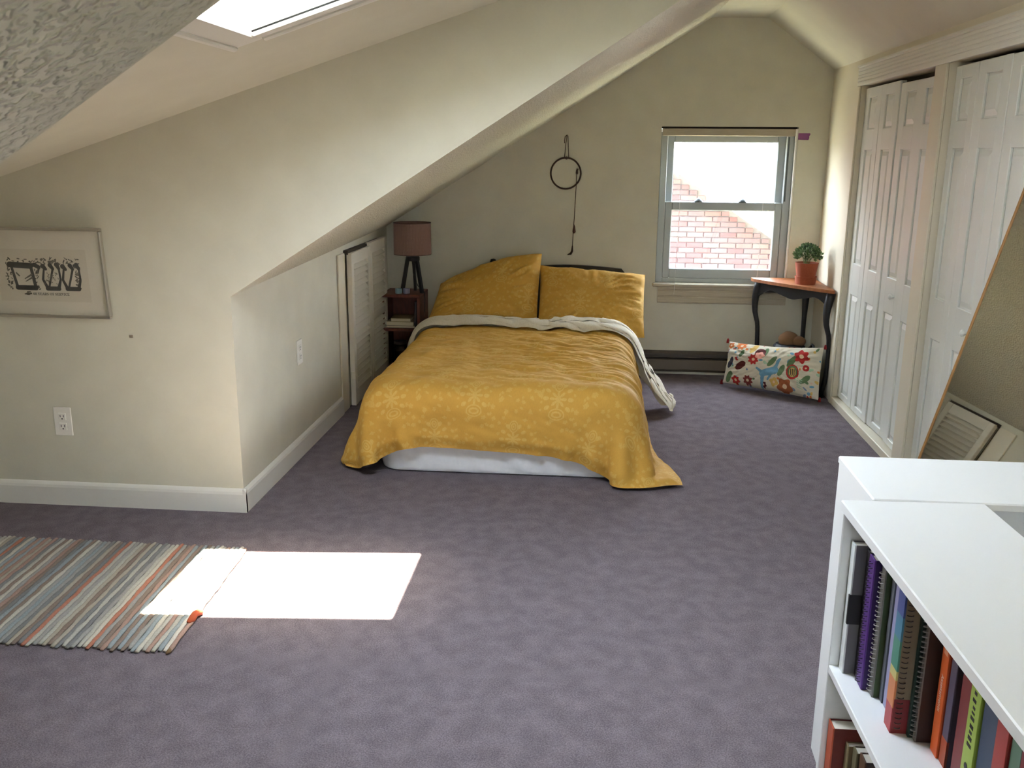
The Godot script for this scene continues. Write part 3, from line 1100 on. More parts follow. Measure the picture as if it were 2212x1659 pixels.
func bed() -> void:
	M.gold = damask()
	# mattress in its white fitted sheet
	var mt := thing("mattress", "white sheeted mattress on a low base under the yellow duvet", "mattress", Vector3(BED_X, 0, -5.525))
	var P := []
	var wr := FastNoiseLite.new()
	wr.seed = 8
	wr.frequency = 5.0
	var hx := 0.640
	var hz := 1.012
	var rc := 0.12
	var prof := [[-1.0, 0.004], [-0.012, 0.004], [-0.004, 0.010], [0.0, 0.03], [0.006, 0.09], [0.004, 0.14], [0.008, 0.19], [0.004, 0.24], [0.0, 0.30], [-0.012, 0.345], [-0.04, 0.375], [-0.10, 0.385], [-1.0, 0.388]]
	for pr in prof:
		var row := []
		var ring := round_rect(hx, hz, rc, 0.02)
		for k in ring.size():
			var q: Vector2 = ring[k][0]
			var out: Vector2 = ring[k][1]
			var wv := wr.get_noise_3d((q.x + q.y) * 1.1 + pr[1] * 1.5, pr[1] * 0.7 - (q.x - q.y) * 0.25, 0.3) * 0.028 * smoothstep(0.0, 0.05, pr[1]) * smoothstep(0.36, 0.28, pr[1])
			var o: float = pr[0] + wv
			if pr[0] < -0.2:
				row.append(Vector3(q.x * (1.0 + o), pr[1], q.y * (1.0 + o)))
			else:
				row.append(Vector3(q.x + out.x * o, pr[1], q.y + out.y * o))
		P.append(row)
	part("sheet", grid_mesh(P, [], true), M.sheet, mt)
	# headboard
	var hb := thing("headboard", "low black headboard behind the yellow pillows", "headboard", Vector3(BED_X, 0, FAR_Z + 0.03))
	var top := []
	for k in 17:
		var x := lerpf(-0.145, 0.72, k / 16.0)
		top.append(Vector2(x, 0.80 + 0.028 * sin(PI * clampf((x + 0.145) / 0.865, 0.0, 1.0)) - (0.0 if x < 0.70 else 0.055)))
	var poly := [Vector2(-0.145, 0.35)]
	poly.append_array(top)
	poly.append(Vector2(0.745, 0.72))
	poly.append(Vector2(0.72, 0.35))
	part("board", prism(poly, 0.0, 0.035), M.dark, hb)
	for x in [-0.13, 0.66]:
		slab("post", Vector3(x, 0.0, 0.002), Vector3(x + 0.05, 0.40, 0.033), 0.004, M.dark, hb)
	part("finial", lathe([Vector2(0.0005, 0.05), Vector2(0.018, 0.044), Vector2(0.024, 0.025), Vector2(0.016, 0.008), Vector2(0.012, -0.03), Vector2(0.0005, -0.03)], 16, true), M.dark, hb, at(-0.30, 0.815, 0.018))
	slab("post", Vector3(-0.315, 0.0, 0.002), Vector3(-0.285, 0.79, 0.033), 0.004, M.dark, hb)
	slab("rail", Vector3(-0.30, 0.50, 0.004), Vector3(-0.14, 0.56, 0.030), 0.004, M.dark, hb)
	# duvet: cloth let fall over the bed
	var step := 0.034
	var a0 := -1.00
	var a1 := 1.08
	var b0 := -6.13
	var b1 := -4.225
	var C := cloth_drape(a0, a1, b0, b1, step)
	var K := 4
	var R := refine(C, K)
	var nj := R.size()
	var ni: int = R[0].size()
	var N := normals_of(R)
	var n1 := FastNoiseLite.new()
	n1.seed = 31
	n1.frequency = 1.0
	n1.fractal_octaves = 3
	var n2 := FastNoiseLite.new()
	n2.seed = 32
	n2.frequency = 1.0
	n2.fractal_octaves = 2
	var U := []
	var outer := []
	var inner := []
	for j in nj:
		var ur := []
		var orow := []
		var irow := []
		for i in ni:
			var a := lerpf(a0, a1, float(i) / (ni - 1))
			var b := hem_b(a, b0, b1, float(j) / (nj - 1))
			ur.append(Vector2(a, b))
			var p: Vector3 = R[j][i]
			var nn: Vector3 = N[j][i]
			# soft puff of the filling, and creases pulled across the right half
			var puff := n1.get_noise_2d(a * 3.2, b * 3.2) * 0.016
			var crease := n2.get_noise_2d(a * 2.6 + b * 2.0, b * 11.0 - a * 3.0)
			var right := smoothstep(-0.45, 0.30, a) * smoothstep(-4.55, -4.85, b)
			var d := puff + 0.016 * right * crease + 0.004 * crease
			d *= smoothstep(0.02, 0.12, p.y) * 0.8 + 0.2
			var edge := minf(minf(i, ni - 1 - i), minf(j, nj - 1 - j)) / float(K)
			var th := 0.018 * smoothstep(0.0, 2.0, edge)
			var pp := p + nn * (d + th)
			pp.y = maxf(pp.y, 0.014)
			orow.append(pp)
			var qq := p - nn * th + nn * d
			qq.y = maxf(qq.y, 0.006)
			irow.append(qq)
		U.append(ur)
		outer.append(orow)
		inner.append(irow)
	var dv := thing("duvet", "golden yellow damask duvet draped over the bed to the floor", "duvet")
	part("cover", grid_mesh(outer, U), M.gold, dv)
	part("lining", grid_mesh(inner, U, true), M.lining, dv)
	# the head end turned back, showing the pale underside
	var band := []
	var rows := 26
	var ON := normals_of(outer)
	for k in rows + 1:
		var t := float(k) / rows
		var row := []
		for i in ni:
			var a := lerpf(a0, a1, float(i) / (ni - 1))
			var width := 0.175 + 0.02 * sin(a * 3.0) + 0.05 * smoothstep(0.2, 0.9, a)
			var bb: float
			var lift: float
			if t < 0.35:
				# the rolled front lip
				var f := t / 0.35
				bb = -0.02 - 0.03 * sin(f * PI)
				lift = lerpf(-0.02, 0.084, 0.5 - 0.5 * cos(f * PI))
			else:
				var f := (t - 0.35) / 0.65
				bb = -0.02 + width * f
				lift = 0.078 * sqrt(maxf(0.0, 1.0 - f * 0.97)) + 0.006
			lift += 0.006 * n1.get_noise_2d(a * 7.0, t * 3.0)
			var fj := clampf(bb / (b1 - b0) * (nj - 1), 0.0, nj - 1.001)
			var j0 := int(fj)
			var w := fj - j0
			var p: Vector3 = outer[j0][i].lerp(outer[j0 + 1][i], w)
			var nn: Vector3 = ON[j0][i]
			p += nn * lift
			if bb < 0.0:
				p.z += bb
			# on the right side the turned-back corner swings out over the floor
			var flare := smoothstep(0.60, 1.08, a)
			p.x += 0.17 * flare * flare
			p.z += 0.20 * flare
			p.y = maxf(p.y, 0.02)
			row.append(p)
		band.append(row)
	part("turned_back_edge", grid_mesh(band, []), M.lining, dv)
	# pillows (corners: top left, top right, bottom right, bottom left; front faces the foot of the bed)
	pillow("yellow damask pillow slumped against the wall beside the lamp", [Vector3(-1.12, 0.715, -6.56), Vector3(-0.390, 0.935, -6.62), Vector3(-0.40, 0.41, -6.30), Vector3(-1.21, 0.41, -6.32)], 0.125, M.gold, 1, -0.20)
	pillow("yellow damask pillow leaning on the headboard on the window side", [Vector3(-0.400, 0.855, -6.60), Vector3(0.352, 0.805, -6.58), Vector3(0.348, 0.41, -6.28), Vector3(-0.40, 0.41, -6.30)], 0.11, M.gold, 2, 0.02)

# points and outward normals round a rounded rectangle, closed
func round_rect(hx: float, hz: float, r: float, step: float) -> Array:
	var out := []
	var corners := [Vector2(hx - r, hz - r), Vector2(-hx + r, hz - r), Vector2(-hx + r, -hz + r), Vector2(hx - r, -hz + r)]
	for c in 4:
		for k in 9:
			var a := PI / 2 * (c + k / 8.0)
			var d := Vector2(cos(a), sin(a))
			out.append([corners[c] + d * r, d])
		var a1 := PI / 2 * (c + 1)
		var d1 := Vector2(cos(a1), sin(a1))
		var p: Vector2 = corners[c] + d1 * r
		var q: Vector2 = corners[(c + 1) % 4] + d1 * r
		var n := int(p.distance_to(q) / step)
		for k in range(1, n):
			out.append([p.lerp(q, float(k) / n), d1])
	out.append(out[0])
	return out

func pillow_mesh(c: Array, puff: float, seed_: int, bow := 0.10) -> Array:
	var nz := FastNoiseLite.new()
	nz.seed = 90 + seed_
	nz.frequency = 1.0
	nz.fractal_octaves = 3
	var nrm: Vector3 = (c[1] - c[3]).cross(c[0] - c[2]).normalized()
	var n := 44
	var front := []
	var back := []
	var U := []
	var wid: float = c[0].distance_to(c[1])
	var hei: float = (c[0].distance_to(c[3]) + c[1].distance_to(c[2])) * 0.5
	for j in n + 1:
		var rf := []
		var rb := []
		var ru := []
		for i in n + 1:
			var u := -1.0 + 2.0 * i / n
			var v := -1.0 + 2.0 * j / n
			# sides bow inwards so that the corners stand out as points
			var uu := u * (1.0 - 0.025 * (1.0 - v * v) * absf(u))
			var vv := v * (1.0 - bow * (1.0 - u * u) * absf(v) * (1.0 if v > 0.0 else (0.3 if bow > 0.05 else 0.0)))
			var s := (uu + 1.0) * 0.5
			var t := (1.0 - vv) * 0.5
			var p: Vector3 = c[0].lerp(c[1], s).lerp(c[3].lerp(c[2], s), t)
			var th := puff * pow(maxf(0.0, (1.0 - pow(absf(u), 3.0)) * (1.0 - pow(absf(v), 3.0))), 0.55)
			var edge := 1.0 - (1.0 - u * u) * (1.0 - v * v)
			var ang := atan2(v, u)
			var w := nz.get_noise_2d(u * 1.6, v * 1.6) * 0.12 * puff + nz.get_noise_2d(ang * 5.0, (u * u + v * v) * 0.7) * 0.16 * puff * edge * (1.0 - edge * edge)* 2.6
			var side := smoothstep(0.35, 0.95, absf(u)) * nz.get_noise_2d(u * 1.2 + 9.0, v * 6.5) * 0.22 * puff * (1.0 - u * u)
			rf.append(p + nrm * (th + w + side))
			rb.append(p - nrm * th * 0.75)
			ru.append(Vector2(s * wid, t * hei))
		front.append(rf)
		back.append(rb)
		U.append(ru)
	return [front, back, U, nrm]

func pillow(label: String, c: Array, puff: float, m: Material, seed_: int, bow: float) -> void:
	var o := thing("pillow", label, "pillow")
	var r := pillow_mesh(c, puff, seed_, bow)
	part("front_side", facing(r[0], r[2], r[3]), m, o)
	part("back_side", facing(r[1], r[2], -r[3]), m, o)

func facing(P: Array, U: Array, towards: Vector3) -> ArrayMesh:
	var N := normals_of(P)
	var mid: Vector3 = N[P.size() / 2][P[0].size() / 2]
	return grid_mesh(P, U, mid.dot(towards) < 0.0)

# ------------------------------------------------------------------ nightstand, lamp and what stands there
func nightstand() -> void:
	var x0 := -1.582
	var x1 := -1.285
	var z0 := FAR_Z + 0.012
	var z1 := -6.60
	var H := 0.62
	var t := 0.022
	var o := thing("nightstand", "small dark red wooden cube shelf beside the bed", "nightstand", Vector3((x0 + x1) / 2, 0, (z0 + z1) / 2))
	var ox := (x0 + x1) / 2
	var oz := (z0 + z1) / 2
	var hx := (x1 - x0) / 2
	var hz := (z1 - z0) / 2
	slab("top", Vector3(-hx, H - t, -hz), Vector3(hx, H, hz), 0.003, M.wood, o)
	slab("side", Vector3(-hx, 0, -hz), Vector3(-hx + t, H - t, hz), 0.002, M.wood, o)
	slab("side", Vector3(hx - t, 0, -hz), Vector3(hx, H - t, hz), 0.002, M.wood, o)
	slab("back", Vector3(-hx + t, 0.02, -hz), Vector3(hx - t, H - t, -hz + 0.008), 0.0, M.wood, o)
	slab("shelf", Vector3(-hx + t, 0.345, -hz + 0.008), Vector3(hx - t, 0.365, hz - 0.002), 0.002, M.wood, o)
	slab("bottom", Vector3(-hx + t, 0.04, -hz + 0.008), Vector3(hx - t, 0.062, hz - 0.002), 0.002, M.wood, o)
	# books on its shelf
	var pages := plain(Color8(226, 216, 186), 0.9)
	var stack := [["thin grey paperback at the bottom of the stack in the nightstand", 0.215, 0.016, Color8(150, 140, 128), 0.02], ["thick cream paged book in the middle of the nightstand stack", 0.205, 0.030, Color8(190, 176, 140), -0.03], ["small cream book on top of the nightstand stack", 0.150, 0.026, Color8(168, 150, 96), 0.05]]
	var y := 0.3665
	for s in stack:
		var b := thing("book", s[0], "book", Vector3(ox - 0.008, y, oz + 0.045), s[4], "books in the nightstand")
		var w: float = s[1]
		var h: float = s[2]
		slab("cover", Vector3(-w / 2, 0, -0.09), Vector3(w / 2, 0.0025, 0.09), 0.0, plain(s[3], 0.6), b)
		slab("cover", Vector3(-w / 2, h - 0.0025, -0.09), Vector3(w / 2, h, 0.09), 0.0, plain(s[3], 0.6), b)
		slab("page_block", Vector3(-w / 2 + 0.003, 0.0025, -0.09), Vector3(w / 2 - 0.003, h - 0.0025, 0.088), 0.0, pages, b)
		y += h
	var lb := thing("book", "dark hardback leaning upright inside the nightstand", "book", Vector3(ox + 0.098, 0.3672, oz + 0.01), 0.0, "books in the nightstand")
	lb.rotation.z = -0.06
	slab("cover", Vector3(-0.010, 0, -0.10), Vector3(0.006, 0.195, 0.10), 0.002, plain(Color8(62, 56, 62), 0.6), lb)
	var jar := thing("storage_jar", "dark glass jar on the lower shelf of the nightstand", "jar", Vector3(ox - 0.03, 0.0635, oz + 0.04))
	part("body", lathe([Vector2(0.0005, 0.0), Vector2(0.06, 0.0), Vector2(0.064, 0.02), Vector2(0.064, 0.12), Vector2(0.046, 0.15), Vector2(0.046, 0.165), Vector2(0.0005, 0.165)], 24), plain(Color8(34, 34, 36), 0.15), jar)
	part("lid", lathe([Vector2(0.0005, 0.165), Vector2(0.05, 0.165), Vector2(0.05, 0.185), Vector2(0.0005, 0.187)], 24), plain(Color8(96, 92, 90), 0.4), jar)
	# two small candle tins on top
	var tins := [["small pale blue candle tin on the nightstand", -0.022, 0.098, Color8(138, 176, 190)], ["small lavender grey candle tin on the nightstand", 0.036, 0.090, Color8(140, 140, 166)]]
	for k in tins:
		var c := thing("candle_tin", k[0], "candle", Vector3(ox + k[1], H, oz + k[2]))
		part("cup", lathe([Vector2(0.0005, 0.0), Vector2(0.023, 0.0), Vector2(0.025, 0.003), Vector2(0.025, 0.036), Vector2(0.022, 0.036), Vector2(0.022, 0.028), Vector2(0.0005, 0.028)], 24), plain(k[3], 0.35), c)
		part("wick", tube([Vector3(0, 0.027, 0), Vector3(0.001, 0.036, 0)], 0.001, 6), M.dark, c)
	# lamp
	var L := thing("table_lamp", "tripod table lamp with brown ribbed drum shade, unlit", "lamp", Vector3(-1.362, H, -6.755))
	for k in 3:
		var a := [0.55, 2.60, 4.71][k] as float
		var foot := Vector3(cos(a) * 0.088, 0.0, sin(a) * 0.088)
		var head := Vector3(cos(a) * 0.038, 0.262, sin(a) * 0.038)
		var st := stool()
		var side := Vector3(-sin(a), 0, cos(a)) * 0.010
		var outw := Vector3(cos(a), 0, sin(a)) * 0.013
		add_hexa(st, [foot - side - outw, foot + side - outw, foot + side + outw, foot - side + outw], [head - side - outw, head + side - outw, head + side + outw, head - side + outw])
		part("leg", done(st), M.black_paint, L)
	part("hub", lathe([Vector2(0.0005, 0.235), Vector2(0.050, 0.235), Vector2(0.052, 0.240), Vector2(0.052, 0.262), Vector2(0.048, 0.268), Vector2(0.014, 0.270), Vector2(0.012, 0.330), Vector2(0.0005, 0.332)], 24), M.black_paint, L)
	# shade: thin ribbed cloth drum with rims
	var shade := grained(Color8(142, 112, 104), Color8(156, 126, 116), 51, 0.08, Vector3(24, 2, 24), 0.9)
	shade.backlight_enabled = true
	shade.backlight = Color(0.25, 0.18, 0.15)
	var ss := stool()
	var nr := 90
	for k in nr:
		for q in 2:
			var t0 := TAU * (k + 0.5 * q) / nr
			var t1 := TAU * (k + 0.5 * q + 0.5) / nr
			var ra := 0.139 if q == 0 else 0.1365
			var rb := 0.1365 if q == 0 else 0.139
			var am := (t0 + t1) / 2
			quad(ss, Vector3(cos(t0) * ra, 0.285, sin(t0) * ra), Vector3(cos(t1) * rb, 0.285, sin(t1) * rb), Vector3(cos(t1) * rb * 0.985, 0.515, sin(t1) * rb * 0.985), Vector3(cos(t0) * ra * 0.985, 0.515, sin(t0) * ra * 0.985), Vector3(cos(am), 0, sin(am)))
			quad(ss, Vector3(cos(t0) * 0.134, 0.285, sin(t0) * 0.134), Vector3(cos(t1) * 0.134, 0.285, sin(t1) * 0.134), Vector3(cos(t1) * 0.132, 0.515, sin(t1) * 0.132), Vector3(cos(t0) * 0.132, 0.515, sin(t0) * 0.132), -Vector3(cos(am), 0, sin(am)))
			for yy in [[0.285, 1.0, 0.134], [0.515, 0.985, 0.132]]:
				quad(ss, Vector3(cos(t0) * ra * yy[1], yy[0], sin(t0) * ra * yy[1]), Vector3(cos(t1) * rb * yy[1], yy[0], sin(t1) * rb * yy[1]), Vector3(cos(t1) * yy[2], yy[0], sin(t1) * yy[2]), Vector3(cos(t0) * yy[2], yy[0], sin(t0) * yy[2]), Vector3(0, yy[0] - 0.4, 0))
	var sh := part("shade", done(ss), shade, L)
	for yy in [0.285, 0.515]:
		var ring := []
		for k in 48:
			ring.append(Vector3(cos(TAU * k / 48) * 0.1375, yy, sin(TAU * k / 48) * 0.1375))
		part("rim", tube(ring, 0.0025, 6, true), plain(Color8(84, 62, 56), 0.8), sh)
	part("bulb", lathe([Vector2(0.0005, 0.330), Vector2(0.013, 0.332), Vector2(0.016, 0.35), Vector2(0.029, 0.385), Vector2(0.026, 0.41), Vector2(0.012, 0.425), Vector2(0.0005, 0.427)], 20, true), M.white, L)
	part("power_cord", tube([Vector3(0.0, 0.24, 0.03), Vector3(0.012, 0.15, 0.05), Vector3(0.045, 0.06, 0.06), Vector3(0.078, 0.012, 0.05), Vector3(0.086, 0.006, 0.02), Vector3(0.090, -0.05, 0.02), Vector3(0.088, -0.14, 0.03), Vector3(0.090, -0.22, 0.05), Vector3(0.092, -0.30, 0.06)], 0.0032, 8), M.dark, L)

# ------------------------------------------------------------------ corner table, plant, cushion
func corner_table() -> void:
	var F0 := Vector2(1.150, -6.885)
	var F1 := Vector2(1.607, -6.305)
	var K := Vector2(1.607, FAR_Z + 0.012)
	var H := 0.757
	var o := thing("corner_table", "three-legged corner table with oak top and black scalloped apron", "table", Vector3(1.45, 0, -6.75))
	var off := Vector2(1.45, -6.75)
	var xz := Transform3D(Basis(Vector3(1, 0, 0), Vector3(0, 0, 1), Vector3(0, -1, 0)), Vector3.ZERO)
	# top with clipped tips; polygon is in x,z
	var dirf := (F1 - F0).normalized()
	var outn := Vector2(-dirf.y, dirf.x)
	if outn.dot(K - F0) > 0:
		outn = -outn
	var poly := [F0 - off, F0 + dirf * 0.03 + outn * 0.012 - off]
	for k in range(1, 12):
		var t := k / 12.0
		poly.append(F0.lerp(F1, t) + outn * (0.012 + 0.020 * sin(PI * t)) - off)
	poly.append(F1 - dirf * 0.03 + outn * 0.012 - off)
	poly.append(F1 - off)
	poly.append(K - off)
	poly.append(Vector2(F0.x, K.y) - off)
	part("top", prism(poly, -H, -(H - 0.022), xz), M.oak, o)
	# legs: cabriole curves, feet turned out
	var corner_in := Vector2(K.x - 0.06, K.y + 0.06)
	var legs := [[F0 + dirf * 0.055 - outn * 0.018, outn * 0.5 - dirf * 0.8], [F1 - dirf * 0.050 - outn * 0.030, outn * 0.9 - Vector2(0.4, 0)], [corner_in, Vector2(0, 0)]]
	for lg in legs:
		var p: Vector2 = lg[0] - off
		var d: Vector2 = lg[1] * 0.03
		var pts := []
		var rad := []
		for k in 21:
			var t := k / 20.0      # 0 top, 1 foot
			var sw := 0.9 * sin(PI * clampf(t * 2.4, 0, 1)) * 0.8 - 0.55 * sin(PI * clampf((t - 0.30) / 0.70, 0, 1)) + 0.5 * smoothstep(0.8, 1.0, t)
			pts.append(Vector3(p.x + d.x * sw, lerpf(H - 0.022, 0.0, t), p.y + d.y * sw))
			rad.append(lerpf(0.030, 0.0165, smoothstep(0.0, 0.42, t)) + 0.004 * smoothstep(0.88, 1.0, t))
		part("leg", tube(pts, rad, 10), M.black_paint, o)
	# aprons: scalloped front, plain backs
	var a := F0 + dirf * 0.05 - outn * 0.012 - off
	var b := F1 - dirf * 0.04 - outn * 0.018 - off
	var len := a.distance_to(b)
	var ap := [Vector2(0, H - 0.023), Vector2(0, H - 0.115)]
	for k in 31:
		var t := k / 30.0
		var e := absf(t - 0.5) * 2.0
		var y := H - 0.088 - 0.020 * exp(-pow((e - 0.0) / 0.22, 2)) + 0.022 * exp(-pow((e - 0.62) / 0.2, 2)) - 0.05 * pow(e, 6)
		ap.append(Vector2(t * len, y))
	ap.append(Vector2(len, H - 0.023))
	var bx := Vector3(b.x - a.x, 0, b.y - a.y).normalized()
	part("apron", prism(ap, -0.009, 0.009, Transform3D(Basis(bx, Vector3.UP, bx.cross(Vector3.UP)), Vector3(a.x, 0, a.y))), M.black_paint, o)
	var c := corner_in - off
	for q in [a, b]:
		var v := Vector3(c.x - q.x, 0, c.y - q.y)
		var l := v.length()
		var vx := v / l
		part("apron", prism([Vector2(0, H - 0.10), Vector2(l, H - 0.10), Vector2(l, H - 0.023), Vector2(0, H - 0.023)], -0.008, 0.008, Transform3D(Basis(vx, Vector3.UP, vx.cross(Vector3.UP)), Vector3(q.x, 0, q.y))), M.black_paint, o)
	# potted plant
	var P := thing("potted_plant", "small bushy green plant in a terracotta pot on the corner table", "plant", Vector3(1.478, H, -6.63))
	part("pot", lathe([Vector2(0.0005, 0.0), Vector2(0.060, 0.0), Vector2(0.064, 0.05), Vector2(0.080, 0.150), Vector2(0.073, 0.150), Vector2(0.060, 0.125), Vector2(0.0005, 0.125)], 36), M.terracotta, P)
	part("saucer", lathe([Vector2(0.0005, 0.0), Vector2(0.068, 0.0), Vector2(0.075, 0.055), Vector2(0.070, 0.055), Vector2(0.0645, 0.01)], 36), M.terracotta, P)
	part("soil", lathe([Vector2(0.0005, 0.131), Vector2(0.068, 0.128), Vector2(0.068, 0.120), Vector2(0.0005, 0.120)], 20), plain(Color8(52, 40, 30), 1.0), P)
	var r := RandomNumberGenerator.new()
	r.seed = 404
	var greens := [Color8(70, 98, 52), Color8(98, 124, 76), Color8(54, 78, 42)]
	for gi in 3:
		var st := stool(false)
		for k in 170:
			var th := r.randf() * TAU
			var up := r.randf_range(-0.15, 1.0)
			var rr := sqrt(maxf(0.0, 1.0 - up * up)) * r.randf_range(0.55, 1.0)
			var pos := Vector3(cos(th) * rr * 0.095, 0.185 + up * 0.085, sin(th) * rr * 0.095)
			var d := (pos - Vector3(0, 0.14, 0)).normalized()
			d = (d + Vector3(r.randf_range(-1, 1), r.randf_range(-0.4, 0.8), r.randf_range(-1, 1)) * 0.6).normalized()
			var s := d.cross(Vector3(r.randf_range(-1, 1), r.randf_range(-1, 1), r.randf_range(-1, 1))).normalized()
			var nn := s.cross(d)
			var l := r.randf_range(0.016, 0.026)
			var w := l * 0.42
			var tip := pos + d * l
			var ml := pos + d * l * 0.45 + s * w + nn * 0.003
			var mr := pos + d * l * 0.45 - s * w + nn * 0.003
			tri(st, pos, ml, tip, nn)
			tri(st, pos, tip, mr, nn)
		var lm := plain(greens[gi], 0.6)
		lm.backlight_enabled = true
		lm.backlight = greens[gi] * 0.5
		var fo := part("foliage", done(st), lm, P)
		fo.set_meta("kind", "stuff")
	var stems := stool(true)
	for k in 22:
		var th := r.randf() * TAU
		var e := Vector3(cos(th) * 0.07 * r.randf(), 0.24, sin(th) * 0.07 * r.randf())
		add_tube(stems, [Vector3(e.x * 0.3, 0.125, e.z * 0.3), Vector3(e.x * 0.5, 0.18, e.z * 0.5), e], 0.0016, 5)
	part("stems", done(stems), plain(greens[1], 0.7), P)
	# printed cushion on the floor
	var cu := thing("cushion", "cream cushion with bright folk animal and flower print on the floor", "cushion")
	var r2 := pillow_mesh([Vector3(0.985, 0.315, -6.69), Vector3(1.575, 0.36, -6.335), Vector3(1.530, 0.028, -6.17), Vector3(0.945, 0.028, -6.60)], 0.085, 5)
	var pm := cushion_print()
	part("front_side", facing(r2[0], r2[2], r2[3]), pm, cu)
	part("back_side", facing(r2[1], r2[2], -r2[3]), plain(Color8(206, 198, 172), 0.9), cu)
	for c4 in [[r2[0][0][0], 1], [r2[0][0][44], 1], [r2[0][44][0], 1], [r2[0][44][44], 1]]:
		var tp: Vector3 = c4[0]
		var ts := stool(true)
		add_lathe(ts, [Vector2(0.0005, 0.022), Vector2(0.006, 0.018), Vector2(0.009, 0.006), Vector2(0.011, -0.012), Vector2(0.0005, -0.014)], 12)
		var mid: Vector3 = (r2[0][22][22] as Vector3)
		var dd := (tp - mid)
		dd.y = 0
		part("tassel", done(ts), plain(Color8(140, 30, 30), 0.9), cu, at(tp.x + dd.normalized().x * 0.008, maxf(tp.y, 0.02), tp.z + dd.normalized().z * 0.008))
	# the dark bag and the shaggy toy behind the cushion
	var bag := thing("cloth_bag", "black cloth bag standing behind the printed cushion", "bag", Vector3(1.535, 0, -6.50))
	var bs := []
	for j in 15:
		var row := []
		var y := 0.005 + 0.30 * j / 14.0
		for k in 33:
			var th := TAU * k / 32.0
			var f := (1.0 - 0.35 * pow(j / 14.0, 2.0)) * (0.86 + 0.14 * smoothstep(0.0, 2.0, j)) * (1.0 + 0.05 * sin(th * 5.0 + j))
			row.append(Vector3(cos(th) * 0.055 * f, y + 0.012 * sin(th * 3.0) * j / 14.0, sin(th) * 0.12 * f))
		bs.append(row)
	var cap := []
	for k in 33:
		cap.append(Vector3(0, 0.29, 0))
	bs.append(cap)
	part("sack", grid_mesh(bs, [], true), plain(Color8(20, 19, 22), 0.9), bag)
	part("strap", tube([Vector3(0, 0.28, -0.08), Vector3(0.005, 0.34, -0.03), Vector3(0.0, 0.345, 0.03), Vector3(0, 0.29, 0.09)], 0.008, 8), M.dark, bag)
	var toy := thing("plush_toy", "shaggy brown plush toy perched behind the printed cushion", "toy", Vector3(1.40, 0.0, -6.62))
	var tr := RandomNumberGenerator.new()
	tr.seed = 12
	for bl in [["body", Vector3(0, 0.16, 0), Vector3(0.085, 0.16, 0.075)], ["head", Vector3(-0.01, 0.355, 0.01), Vector3(0.070, 0.062, 0.055)], ["muzzle", Vector3(0.055, 0.352, 0.045), Vector3(0.050, 0.036, 0.036)]]:
		var rows := []
		var nz := FastNoiseLite.new()
		nz.seed = 5
		nz.frequency = 26.0
		for j in 15:
			var ph := PI * j / 14.0
			var row := []
			for k in 29:
				var th := TAU * k / 28.0
				var d := Vector3(sin(ph) * cos(th), -cos(ph), sin(ph) * sin(th))
				var cc: Vector3 = bl[1]
				var sz: Vector3 = bl[2]
				var pp := cc + d * sz
				row.append(cc + d * sz * (1.0 + 0.10 * nz.get_noise_3dv(pp)))
			rows.append(row)
		part(bl[0], grid_mesh(rows, [], true), grained(Color8(96, 66, 44), Color8(150, 116, 84), 71, 0.2, Vector3.ONE * 8.0, 1.0), toy)
	part("hat_brim", lathe([Vector2(0.0005, 0.335), Vector2(0.095, 0.325), Vector2(0.112, 0.308), Vector2(0.105, 0.290), Vector2(0.0005, 0.292)], 24), M.dark, toy)

func blob(img: Image, c: Vector2, rx: float, ry: float, ang: float, lobes: float, amp: float, col: Color) -> void:
	var R := int(maxf(rx, ry) * (1.0 + amp)) + 2
	for y in range(maxi(0, int(c.y) - R), mini(img.get_height(), int(c.y) + R + 1)):
		for x in range(maxi(0, int(c.x) - R), mini(img.get_width(), int(c.x) + R + 1)):
			var p := (Vector2(x, y) - c).rotated(-ang)
			var q := Vector2(p.x / rx, p.y / ry)
			var lim := 1.0 + (amp * cos(lobes * q.angle()) if lobes > 0 else 0.0)
			if q.length() < lim:
				img.set_pixel(x, y, col)

func stroke(img: Image, a: Vector2, b: Vector2, w0: float, w1: float, col: Color) -> void:
	var W := int(maxf(w0, w1)) + 2
	var lo := Vector2(minf(a.x, b.x), minf(a.y, b.y))
	var hi := Vector2(maxf(a.x, b.x), maxf(a.y, b.y))
	var d := b - a
	var L := d.length_squared()
	for y in range(maxi(0, int(lo.y) - W), mini(img.get_height(), int(hi.y) + W + 1)):
		for x in range(maxi(0, int(lo.x) - W), mini(img.get_width(), int(hi.x) + W + 1)):
			var p := Vector2(x, y)
			var t := clampf((p - a).dot(d) / L, 0.0, 1.0) if L > 0 else 0.0
			if p.distance_to(a + d * t) < lerpf(w0, w1, t):
				img.set_pixel(x, y, col)

